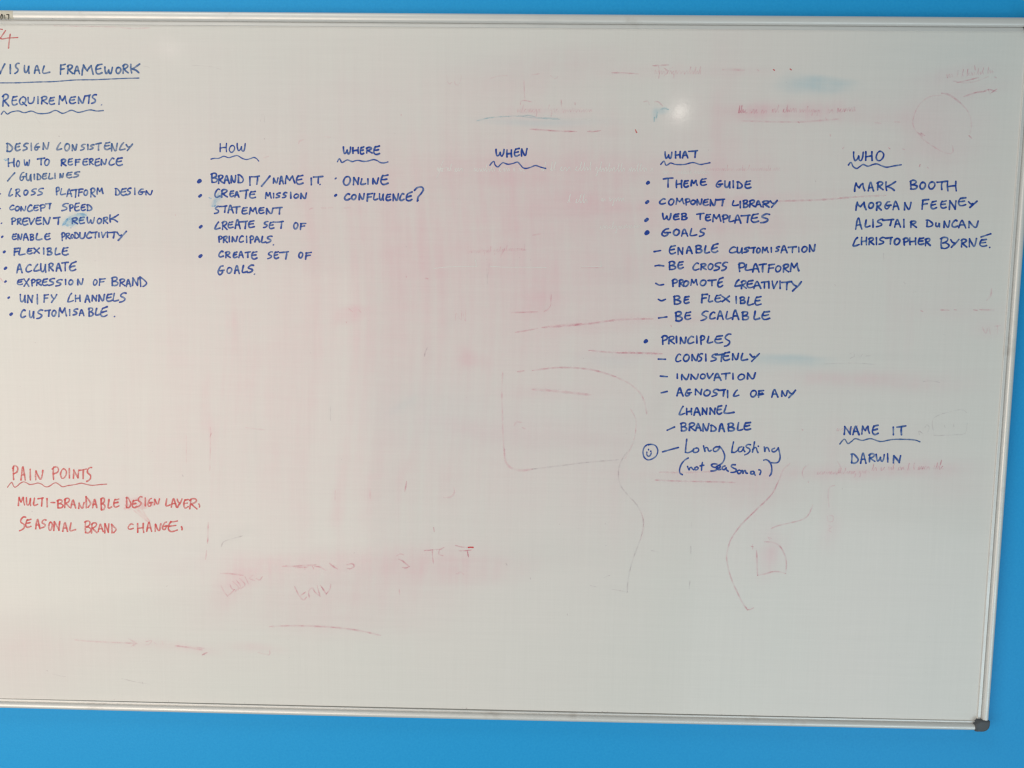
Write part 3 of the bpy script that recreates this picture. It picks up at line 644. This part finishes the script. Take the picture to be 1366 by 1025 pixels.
# cursive addition in a second hand
free(14,'blue',2.0,"118,86 92,86 62,110 50,150 60,195 90,219 125,213 162,188 178,150 172,115 152,92 118,84 98,90|98,128 99,133|118,143 118,147|84,152 84,175 96,188 112,182 122,160",'smiley_face','small blue smiley face in a circle beside the cursive line',.6)
free(14,'blue',2.3,"220,150 290,130 358,112",'dash',None,.7)
free(14,'blue',2.2,"430,40 424,90 418,152|418,154 440,158 470,146 490,132|516,118 494,122 484,136 494,154 520,152 534,136 528,120 512,116|576,98 580,120 588,146|588,146 586,124 598,112 612,118 618,138 630,144 642,136|706,106 680,108 660,128 668,146 692,142 712,118 714,102|714,102 738,130 756,170 758,205 742,242 714,264 686,276",'word','blue cursive word "Long" with a long tail',.65)
free(14,'blue',2.2,"836,64 826,110 820,154|820,154 846,154 868,140 880,126|908,106 886,112 876,130 884,148 904,146 918,126 924,110|924,110 924,132 934,148|984,88 962,86 944,98 952,112 972,122 978,142 960,164 934,176|1018,64 1010,110 1000,152|1002,130 1022,112 1034,118 1040,140 1048,156|1050,100 1052,102|1102,108 1104,128 1108,146|1108,146 1112,122 1126,112 1138,122 1146,144|1192,118 1170,130 1174,148 1194,148 1214,132 1224,114|1224,114 1236,160 1240,200 1228,234 1204,246 1166,244",'word','blue cursive word "lasting" ending in a looped tail',.65)
free(14,'blue',2.2,"443,203 412,222 382,260 368,304 372,334 392,348|437,276 442,292 450,306|450,306 456,290 470,284 478,296 490,306|516,280 500,290 504,306 520,304 530,290 520,280|566,242 560,276 558,310|546,272 562,268 578,266",'word','blue cursive word "(not" opening a bracket',.7)
free(14,'blue',2.3,"692,256 662,254 644,264 656,280 682,288 690,302 670,314 640,316|690,294 712,288 722,276 708,268 694,282 700,304 724,302|762,272 742,280 738,298 756,304 772,288|772,288 776,306 790,318|852,262 826,262 816,276 834,290 858,302 856,320 834,328 814,328|884,308 868,320 878,338 898,332 902,316 886,308|902,318 914,310 918,336|918,336 926,318 938,312 944,332 956,336|1008,318 988,322 986,340 1004,342 1016,326|1016,326 1018,344 1024,352|1056,306 1068,309 1073,322 1064,347",'word','blue cursive word after the opened bracket',.8)
free(14,'blue',2.3,"1098,222 1120,218 1146,234 1164,268 1168,306 1162,340 1150,358",'bracket','blue closing bracket after the cursive words',.75)
# --- who column
line(9,'blue',LW,"W 145 228 120 188 H 232 292 118 185 O 308 372 115 188",'heading the last column',load=.75)
free(9,'blue',2.1,"116,216 128,200 138,200 150,226 175,240 198,226 222,212 255,224 290,212 320,208 355,222 390,231 440,222 492,214",'wavy_underline','wavy blue underline below WHO',.65)
line(9,'blue',LW,"M 150 240 340 405 A 252 300 335 402 R 316 367 332 395 K 370 455 332 400 _ B 550 612 322 390 O 620 670 335 388 O 683 737 332 388 T 743 817 328 392 H 813 892 328 402",'',['blue first name on the first line of the four names','blue surname on the first line of the four names'],load=.75)
line(9,'blue',LW,"M 160 247 475 540 O 256 300 480 525 R 310 354 475 540 G 370 422 472 530 A 428 482 470 535 N 508 567 478 538 _ F 630 692 458 532 E 698 747 470 530 E 766 817 468 525 N2 828 887 465 535 E 893 957 445 508 Y2 966 1035 470 520",'',['blue first name on the second line of the four names','blue surname on the second line of the four names'],load=.75)
line(9,'blue',LW,"A 163 217 590 675 L 230 272 605 660 I 283 300 600 660 S 310 367 598 658 T7 358 440 600 650 A 440 492 600 660 I 503 520 600 662 R 553 604 610 662 _ D 666 722 602 658 U 733 770 625 658 N 788 842 610 665 C 848 897 605 660 A 896 957 605 665 N 963 1047 612 665",'',['blue first name on the third line of the four names','blue surname on the third line of the four names'],load=.75)
line(9,'blue',LW,"C2 145 197 728 795 H 203 252 728 785 R 256 300 730 785 I 308 324 730 785 S 328 380 728 782 T7 376 432 728 780 O 438 487 735 785 P 503 547 732 788 H 546 602 732 785 E 608 657 732 785 R 658 702 735 792 _ B 766 840 728 812 Y 838 907 742 805 R 913 962 740 802 N 968 1032 735 800 E 1045 1105 742 798 . 1122 802",'',['blue first name on the fourth line of the four names','blue surname on the fourth line of the four names'],load=.75)
free(9,'blue',2.3,"1060,728 1095,716 1130,705",'letter_mark','blue slanting top bar above the last surname',.7)
line(10,'blue',LW,"N2 80 140 365 430 A 143 197 365 430 M 203 272 362 425 E 280 334 358 430 _ I 428 444 370 430 T 458 527 362 430",'in the lower right heading',load=.65)
free(10,'worn',1.9,"55,494 72,472 90,460 112,490 138,476 165,456 215,468 275,456 345,476 430,462 520,461 590,466 625,478",'wavy_underline','wavy blue underline at the lower right',.75)
line(10,'blue',2.4,"D 130 190 560 632 A 198 247 555 635 R 258 307 560 622 W 308 377 565 620 I 388 404 560 625 N2 428 492 572 630",'',['single blue capital word below the lower right heading'],load=.55)
# --- red notes
line(15,'red',2.3,"P 155 240 105 298 A 265 335 122 300 I 380 407 155 300 N 448 568 170 300 _ P 672 772 118 295 O 780 872 145 282 I 888 917 148 275 N2 945 1032 160 280 T 1030 1130 148 285 S 1118 1202 125 318",'in the red heading',load=.45)
free(15,'wornred',1.6,"98,392 128,350 155,330 172,370 195,392 230,372 262,342 305,323 345,335 385,356 440,350 490,338 540,352 575,378 612,388 655,372 690,346 730,335 775,362 815,386 880,372 950,362 1000,352 1060,340 1120,354 1200,368 1300,358 1388,352",'wavy_underline','wavy red underline below the red heading',.9)
line(15,'red',2.3,"M 225 328 515 635 U 333 407 525 635 L 428 495 530 635 T7 488 567 525 640 I 598 627 535 650 - 2 664 592 712 592 B 738 830 550 668 R 830 912 530 662 A 913 992 550 665 N 1012 1100 590 675 D2 1105 1187 505 662 A 1198 1267 545 662 B 1304 1374 528 690 L 1398 1458 550 670 E 1468 1554 540 655",'in the first red line',load=.5)
line(16,'red',2.3,"D 366 442 515 665 E 443 517 555 665 S 513 587 510 650 I 608 637 530 640 G 648 722 530 645 N 730 814 540 625 _ L 880 952 540 640 A 953 1037 535 655 Y 1028 1107 540 660 E 1113 1187 545 668 R 1188 1300 535 680 , 1327 632",'in the first red line',load=.5)
line(15,'red',2.3,"S 245 345 768 962 E 325 412 805 920 A 455 527 805 935 S 528 607 810 925 O 626 687 840 960 N2 688 787 830 960 A 808 887 850 970 L 898 987 855 965 _ B 1095 1192 825 990 R 1178 1265 850 992 A 1268 1350 870 975 N2 1352 1424 860 990 D2 1442 1518 870 990",'in the second red line',load=.5)
line(16,'red',2.3,"C 390 472 865 945 H 508 612 860 985 A 630 714 845 970 N 738 832 865 970 G 838 918 838 948 E 905 1050 825 975 , 1100 928",'in the second red line',load=.5)

# ---------------------------------------------------------------- half-erased marks
def ghost(crop, s, mat='ghost', width=1.5, load=.5, label=None, taper=.5, soft=.8, dep=0.00012):
    if mat in ('ghost', 'faint', 'greyg', 'blueg') and width > 1: width *= 1.3; soft = 1.5
    return free(crop, mat, width, s, 'erased_stroke', label, load, taper, soft, dep=dep)
ghost(20,"620,632 700,622 780,620 860,627 920,640 980,660",width=1.8,label='thin erased pink arc left of the fifth column')
ghost(20,"980,660 1040,690 1085,730 1105,770 1115,820",'faint',1.8)
ghost(20,"1045,800 1068,850 1062,920 1045,970 1020,1015",'faint',1.3)
ghost(20,"490,640 486,720 488,800 490,880 494,960 500,1024",'faint',1.7)
ghost(21,"368,0 368,30 374,55 390,75 420,88 455,90 487,85",'faint',2.4)
ghost(21,"487,85 560,76 640,66 720,56 800,49 860,44",'greyg',1.2)
ghost(21,"910,0 885,30 866,70 862,120 874,160 905,200 940,238 962,280 970,320 962,370 945,420 925,475 910,530 902,580 900,620",'greyg',1.3,.5,'long wavy erased line below the smiley face')
ghost(21,"960,270 971,310 968,350 958,392",'faint',1.4)
ghost(21,"1022,132 1100,136 1180,138 1280,140 1366,143",'ghost',1.6,.45,'straight erased pink underline below the cursive words')
ghost(21,"1040,98 1130,100 1280,95",'faint',2.0)
ghost(22,"350,60 320,90 300,140 270,195 230,235 180,285 135,330 105,370",'faint',1.6)
ghost(22,"300,135 278,185 240,228 190,275 140,325 108,368 88,405 76,460 82,510 98,565 125,625 145,665 166,695|166,695 180,693 192,687",'ghost',1.5,.5,'long curved erased line with a hooked end')
ghost(22,"206,440 208,490 210,545|210,545 240,540 275,530 305,530 332,538|332,538 335,490 325,450 305,418 275,402 240,400",'ghost',1.5,.55,'erased pink box below the right hand notes')
ghost(22,"270,342 300,330 350,318 400,305 430,284 450,240",'ghost',1.4)
ghost(22,"262,382 270,385|256,380 262,390",'ghost',1.6); ghost(22,"184,420 190,421|188,412 189,430",'ghost',1.6); ghost(22,"430,138 431,142",'ghost',1.6)
ghost(22,"432,65 412,80 404,105 412,125",'faint',1.3); ghost(22,"556,52 570,75 566,95 552,108",'faint',1.3)
ghost(22,"1008,48 1003,65",'ghost',2.2,.8)
ghost(22,"545,155 522,165 516,200 520,250",'faint',1.2); ghost(22,"520,285 538,290 536,310 518,312 512,290|520,330 534,335 520,345|516,350 532,358",'faint',1.1)
ghost(20,"530,382 580,380 640,378",'ghost',1.5,.6); ghost(20,"700,305 699,330 697,352|697,352 685,368 670,376",'ghost',1.3,.55,'erased pink corner mark')
ghost(20,"545,467 590,460 642,450",'ghost',1.4); ghost(20,"662,446 760,440 860,430 930,420 1000,412 1080,409 1140,409",'ghost',2.0,.35)
ghost(20,"690,440 780,434 830,430",'faint',2.4)
ghost(20,"865,545 930,552 1010,556 1100,557 1180,560",'ghost',1.8,.5,'thin erased pink line ending at the fifth column'); ghost(20,"1010,554 1170,560",'faint',2.2)
ghost(20,"555,638 580,634",'ghost',2.0); ghost(20,"540,870 550,856 572,858|575,880 588,886",'faint',1.5)
ghost(20,"620,45 655,40|480,140 500,100|560,105 590,110",'faint',1.4); ghost(20,"620,715 700,720 870,738",'faint',2.6)
ghost(20,"150,570 155,550 162,535",'greyg',1.3)
ghost(20,"285,415 288,385 310,412 312,372 328,418 328,370",'faint',1.0)
ghost(20,"1220,438 1221,441",'ghost',1.6,.9)
ghost(28,"990,466 1110,462 1240,458 1366,450 1500,438 1620,430 1740,425",'ghost',2.0,.4,'long erased pink line crossing towards the list of names')
ghost(28,"370,225 370,262",'faint',1.2)
ghost(23,"210,206 215,210",'ghost',1.6,.9); ghost(23,"279,205 283,208",'red',1.9,.5,None,1.0); ghost(23,"352,203 356,206",'red',2.1,.6,None,1.0)
ghost(23,"60,206 100,205 150,208",'faint',2.6); ghost(23,"140,428 220,430 300,432 400,432 480,426 560,420",'faint',1.8)
ghost(23,"1010,308 1035,312 1060,326 1090,350",'ghost',2.2,.6); ghost(23,"1090,350 1118,380 1134,415 1138,450 1132,480",'faint',1.4)
ghost(23,"1010,316 960,322 918,350 892,395 884,440 900,475 925,505 960,530 1000,555 1040,570 1058,560 1055,535",'faint',1.2,.5,'faint erased circle near the top right corner')
ghost(23,"905,478 925,495 918,480 935,492",'ghost',1.6); ghost(23,"1128,492 1138,502",'ghost',2.0,.8); ghost(23,"915,618 912,626|946,628 950,632",'ghost',1.6,.9)
ghost(23,"584,542 580,547|780,545 784,549|842,550 846,552|525,488 526,493",'ghost',1.5,.7)
ghost(23,"1105,322 1135,312 1160,304 1200,300",'ghost',1.6); ghost(23,"1190,300 1215,292 1245,300|1225,305 1248,290|1210,290 1220,310",'ghost',1.3)
ghost(23,"1152,190 1154,205",'ghost',2.2,.5); ghost(23,"1240,238 1245,240",'ghost',1.8,.7); ghost(23,"1075,262 1120,252 1168,240",'ghost',1.4); ghost(23,"1060,255 1100,262 1150,258 1210,236",'faint',1.3)
ghost(23,"720,435 745,438|805,432 828,433",'faint',1.8); ghost(23,"505,415 508,420|386,432 390,436",'ghost',1.6)
ghost(24,"1030,150 1080,150 1130,153 1172,156",'ghost',1.4,.5); ghost(24,"590,452 640,455 740,462 840,465",'ghost',1.6,.6,'thin erased red underline above WHEN'); ghost(24,"900,464 930,465 968,460",'ghost',1.5)
ghost(24,"305,408 350,396 400,388 470,384 530,382 600,390 680,396 750,400",'blueg',1.3,.5,'faint erased blue line above WHEN'); ghost(24,"520,384 580,378 640,390 740,394",'blueg',1.2)
ghost(24,"530,376 640,376 740,382 760,398 860,396 920,402",'pale',1.0)
ghost(24,"558,190 560,240 564,300",'faint',1.2); ghost(24,"540,320 542,304 560,298 598,306",'ghost',1.2); ghost(24,"758,296 759,330",'ghost',1.3); ghost(24,"832,310 832,320",'ghost',1.3)
ghost(24,"145,165 148,195 160,210 172,200|185,195 192,212 210,212 226,165",'faint',1.0)
ghost(24,"380,180 420,168 470,165|600,162 640,155|700,165 725,182 740,170",'faint',1.1)
ghost(24,"1272,364 1268,390|1258,390 1256,408",'blueg',2.0,.9,'small erased blue mark left of the bright reflection'); ghost(24,"1295,345 1310,340 1330,346",'blueg',2.2)
ghost(24,"1156,456 1160,466 1163,470",'red',1.6,.5,'tiny red dot above WHAT',1.0)
ghost(24,"1200,306 1220,302 1230,318|1258,306 1278,306 1302,328",'ghost',1.2); ghost(24,"1250,112 1330,108",'ghost',1.6)
for x0, s in ((1280,"0,0 5,40"),(1310,"0,10 20,30 0,50"),(1340,"15,5 0,20 20,45")):
    ghost(24,' '.join('%g,%g' % (x0 + float(p.split(',')[0]), 115 + float(p.split(',')[1])) for p in s.split()),'ghost',1.2,.3)
# lower wiped notes
ghost(25,"36,186 48,210 66,236|66,236 82,222 100,204",'ghost',1.2,.6,'erased pink letters sloping at lower left')
ghost(25,"78,180 88,200 100,205|92,165 118,192 104,212|110,160 128,186 118,205|125,150 150,180 130,200|150,142 168,178|188,135 172,150 195,160|205,150 220,158 235,140",'ghost',1.2,.45)
ghost(25,"35,126 80,128 140,136",'ghost',1.4)
ghost(25,"388,190 402,218 412,236 430,254 446,240|416,234 440,216|458,240 456,212 472,196 486,216 510,236|510,236 500,200 496,184|512,184 526,204 540,225|540,225 556,204 562,180",'ghost',1.4,.65,'erased pink letters ENV at the lower centre')
ghost(25,"330,92 390,92 440,88 490,86",'ghost',1.6,.45); ghost(25,"392,100 450,96|436,96 438,108|474,92 480,106|486,94 510,96 538,112",'ghost',1.3,.6)
ghost(25,"556,78 572,92 592,104",'ghost',1.7,.8); ghost(25,"640,84 664,80 674,92 656,104 642,102",'ghost',1.5,.7)
ghost(25,"878,42 895,33 912,38|888,58 910,70 938,94|938,94 922,100 906,98",'ghost',1.4,.65,'erased pink letter S')
ghost(25,"1010,17 1050,14 1092,10|1048,14 1050,45 1053,76|1104,2 1084,14 1080,34 1100,42|1178,18 1210,17 1238,14|1216,18 1221,46",'ghost',1.3,.6,'erased pink letters TEST')
ghost(25,"1222,2 1232,1 1244,2",'red',2.0,.9,'small bright red dash right of centre',1.0)
ghost(25,"1160,-8 1190,0 1222,2",'ghost',1.3); ghost(25,"1165,128 1185,122 1198,130",'faint',1.6); ghost(25,"890,205 892,225",'faint',1.6)
ghost(26,"520,768 600,764 700,766 780,770 860,778 930,790 1000,806",'ghost',1.8,.45,'long erased pink stroke at the lower centre')
ghost(26,"110,853 170,856 235,862",'faint',1.4); ghost(26,"228,890 246,880",'ghost',1.6,.7); ghost(26,"470,880 516,890 520,870",'faint',1.4)
ghost(26,"253,318 252,360 250,405|246,440 244,458 241,476",'ghost',1.6,.55,'short vertical erased pink line beside the red notes'); ghost(26,"262,-60 262,0 260,90",'faint',1.4); ghost(26,"158,-60 158,60",'faint',1.2)
ghost(26,"310,420 318,402 345,390 400,375",'greyg',1.3); ghost(26,"804,180 803,215",'ghost',1.4); ghost(26,"1113,140 1110,160 1106,180",'ghost',1.5,.7); ghost(26,"955,180 956,210",'faint',1.8)
ghost(26,"1232,340 1233,355",'ghost',1.4,.6); ghost(26,"142,112 143,115",'greyg',2.0,1.0)
ghost(30,"415,880 450,884 495,890",'faint',1.8); ghost(30,"262,880 264,910|268,905 262,915",'ghost',1.6)
ghost(30,"783,790 784,850",'greyg',1.2); ghost(30,"864,365 880,378|905,368 915,380|852,422 853,425",'ghost',1.3)
ghost(30,"1112,224 1113,228|1198,233 1206,235",'ghost',1.4,.6)
ghost(27,"340,252 400,258 500,263 620,268|585,247 605,258 624,268|624,268 610,275 598,281",'faint',1.5,.6,'faint erased arrow near the bottom left')
ghost(27,"800,278 860,288 920,298|922,321 945,310",'faint',1.6,.7); ghost(27,"665,260 690,256 680,272 665,275|700,262 715,275|738,258 742,272",'faint',1.2)
ghost(27,"553,427 600,440 650,450|648,444 652,454",'greyg',0.7,.9,'fine dark scratch near the bottom rail'); ghost(27,"650,450 682,454",'greyg',.6); ghost(27,"240,408 270,415 300,420",'greyg',.7); ghost(27,"214,392 217,394",'greyg',1.2)
ghost(21,"60,340 61,352",'ghost',1.5); ghost(21,"148,165 150,185 135,205 105,208",'faint',1.8); ghost(21,"210,455 211,465",'ghost',1.3)
ghost(21,"1178,315 1178,335|1176,420 1176,450|1172,570 1169,602",'greyg',1.2); ghost(21,"375,496 378,500|480,558 481,561|640,714 641,717",'greyg',1.6,1)
ghost(21,"740,590 765,595|680,340 695,344|825,545 800,555|1005,438 1035,444|835,606 880,614 905,618",'greyg',1.0)
ghost(31,"1225,280 1222,305 1205,328",'faint',2.0); ghost(31,"920,374 926,376|1005,370 1040,371|1065,369 1072,370|1148,370 1162,371|1175,369 1235,370",'ghost',1.5,.4)
ghost(31,"1185,445 1200,470 1210,445|1215,445 1220,475|1240,440 1262,438|1250,440 1252,470",'faint',1.3)
ghost(31,"885,294 896,291|545,260 547,264|845,250 850,256",'greyg',1.5); ghost(31,"757,125 757,150",'greyg',1.1)
ghost(31,"610,560 625,555 630,570 612,580|645,565 655,575 665,562|680,570 700,568",'greyg',1.0); ghost(31,"500,604 620,600 720,606",'greyg',.8)
ghost(31,"975,915 975,840 1060,808 1100,804 1118,815|975,915 1060,912 1110,905 1120,860",'greyg',1.0,.4,'faint erased outline of a box right of the lower heading')
ghost(31,"935,880 945,868 955,880 948,900|925,905 910,895 912,912",'greyg',1.0); ghost(31,"1020,870 1024,880|1060,865 1062,875",'greyg',1.2)
ghost(31,"930,680 960,678 1000,684",'greyg',1.0); ghost(31,"404,888 406,892",'ghost',1.5,.8)
ghost(33,"645,525 650,515 664,510|760,497 782,499|495,588 512,582",'faint',1.8); ghost(33,"480,430 485,400 496,405 496,435",'greyg',.9,.3); ghost(33,"180,185 260,192 310,205",'greyg',.9,.2)
ghost(33,"695,810 706,806|745,805 762,806|775,805 792,804|845,806 868,804",'faint',1.8); ghost(33,"1090,400 1090,404|110,835 110,838",'ghost',1.3)
ghost(0,"1175,550 1215,553 1240,565",'greyg',1.0,.3); ghost(0,"410,745 340,800 300,880 292,960 330,1020",'greyg',.8,.2); ghost(0,"450,215 700,220 950,225 1080,236 1240,232",'faint',1.2)
ghost(2,"5,568 20,590 40,605",'ghost',1.4,.6)

# cursive scrawl that has been rubbed out: a looping pen path
def scrawl(x0, x1, y, h, mat, width, seed, label=None, asc=0.22, slope=0.0, step=None):
    r = random.Random(seed); q = Ink(seed, 0.00006 if mat == 'pale' else 0.00014, mat == 'pale'); x = x0; cur = [(x0, y)]
    while x < x1:
        s = step or h*r.uniform(0.55, 0.95); t = r.random(); b = y + slope*(x - x0)
        if t < asc: cur += [(x + s*.5, b - h*1.1), (x + s*.75, b - h*2.0), (x + s*.45, b - h*1.2), (x + s*.6, b)]
        elif t < asc + .04: cur += [(x + s*.4, b - h*.8), (x + s*.5, b + h*.9), (x + s*.2, b + h*1.1), (x + s*.8, b)]
        elif t < .8: cur += [(x + s*.3, b - h*r.uniform(.7, 1.1)), (x + s*.55, b - h*.5), (x + s*.6, b + r.uniform(-.1, .1)*h)]
        else: cur += [(x + s*.6, b - h*.9), (x + s*.25, b - h*.6), (x + s*.45, b), (x + s*.95, b - h*.15)]
        x += s*r.uniform(.8, 1.15)
        if r.random() < .16:
            q.stroke(cur, width, r.uniform(.15, .6), taper=.5, soft=1.1); x += h*.8; cur = [(x, b)]
    if len(cur) > 2: q.stroke(cur, width, .4, taper=.5, soft=1.1)
    q.build('erased_writing', mat, label)
scrawl(583, 618, 229, 5, 'pale', 1.3, 11, 'pale trace of erased cursive writing left of WHEN', .3)
free(29,'pale',1.2,"82,90 70,120 62,150 46,180|48,138 75,132 105,128",'erased_writing',None,.6,.6,.7,dep=.00011)
scrawl(632, 666, 229, 5, 'pale', 1.1, 12, None, .15)
scrawl(671, 697, 229, 5, 'pale', 1.1, 19, None, .05); scrawl(722, 800, 228, 6, 'pale', 1.3, 13, 'pale trace of a long erased cursive line right of WHEN', .35, 0.0)
scrawl(800, 872, 229, 5.5, 'pale', 1.3, 14, None, .18); scrawl(885, 945, 232, 4, 'pale', 1.0, 24, None, .1)
scrawl(757, 785, 271, 6, 'pale', 1.3, 15, 'pale trace of erased letters under the cursive line', .3); scrawl(802, 832, 269, 5, 'pale', 1.2, 16, None, .0)
scrawl(800, 860, 306, 5, 'pale', 1.0, 17, None, .2, -0.03); scrawl(625, 700, 338, 4, 'faint', 1.0, 18, None, .2, -0.05)
scrawl(985, 1022, 151, 5, 'ghost', 1.5, 31, 'smeared erased red writing under the blue smudge', .15); scrawl(1030, 1062, 150, 5, 'ghost', 1.5, 32, None, .1); scrawl(1066, 1092, 150, 4, 'faint', 1.5, 33, None, .1)
scrawl(1104, 1140, 151, 5, 'ghost', 1.5, 34, None, .35, -.08); scrawl(1262, 1325, 104, 4.5, 'faint', 1.2, 35, 'faint erased writing near the top right corner', .2, -.1)
scrawl(1090, 1160, 633, 4, 'faint', 1.3, 36, None, .1, -.02); scrawl(1163, 1262, 628, 4.5, 'ghost', 1.2, 37, 'smeared erased pink writing below the lower right heading', .15, -.02)
scrawl(873, 935, 99, 5, 'faint', 1.3, 38, 'faint erased pink writing above the bright reflection', .15); scrawl(690, 790, 150, 5, 'faint', 1.1, 39, None, .1)
scrawl(1116, 1160, 575, 4, 'faint', 1.1, 40, None, .1); scrawl(940, 1040, 228, 4, 'faint', .9, 41, None, .15)
# pale scored lines
ghost(20,"190,190 240,184 300,181 382,180|432,180 500,184 590,184 682,186|372,150 376,180",'pale',1.3,.6,'pale straight trace crossing the pink haze')
ghost(20,"830,183 920,182|915,160 918,182",'pale',1.2); ghost(20,"832,187 925,186",'faint',1.2); ghost(20,"420,190 425,255|432,170 428,215",'greyg',1.0,.3)
# specks of dirt
r = random.Random(5); q = Ink(77, .00015)
for i in range(70):
    u, v = r.uniform(10, 1290), r.uniform(50, 925)
    q.blob(u, v, r.uniform(.25, .55), r.random(), r.uniform(.2, 1.2), r.uniform(0, 3))
for i in range(16):
    u = r.uniform(30, 1290); q.blob(u, 930 + u*.0242, r.uniform(.4, .8), .9, .6, 0)
o = q.build('dirt_specks', 'greyg'); o['kind'] = 'stuff'

# ---------------------------------------------------------------- tape label on the top rail
def tape():
    x0, _ = on_board(-22, 20, .008); x1, _ = on_board(17, 20, .008)
    pr = profile(WT, 5.4, 1.0)[9:19]; v = []; f = []
    for i in range(9):
        x = float(x0 + (x1 - x0)*i/8)
        for u, d in pr: v.append((x, -(d + 0.00016), ZT + u))
    n = len(pr)
    for i in range(8):
        for k in range(n-1):
            a = i*n + k; f.append((a, a+n, a+n+1, a+1))
    t = mesh_obj('tape_label', v, f, M['tape'], top_rail, smooth=True)
    t['label'] = 'cream tape label with printed black figures on the top rail'
    q = Ink(9, 0.00855)
    ox, oy, k = CR[32]
    for g, a, b, c, d in (('0', 8, 92, 436, 590), ('1', 110, 168, 440, 592), ('7', 195, 275, 436, 592), ('2', 0, 0, 0, 0)):
        if g == '2': continue
        q.glyph(g, ox + a*k, ox + b*k, oy + c*k, oy + d*k, 1.25, .9, 1)
    q.glyph('0', -5.2, -1.2, oy + 436*k, oy + 590*k, 1.2, .9, 1)
    o = q.build('printed_figures', 'black', None, t)
tape()
# scuffs on the top rail
for k_, (a, b, c, d) in enumerate(((430, 150, 440, 162), (795, 160, 805, 168))):
    q = Ink(50 + k_, .0081); ox, oy, k = CR[0]
    q.stroke([(ox + a*k, oy + b*k), (ox + c*k, oy + d*k)], .7, .8); q.build('scuff', 'greyg', None, top_rail)
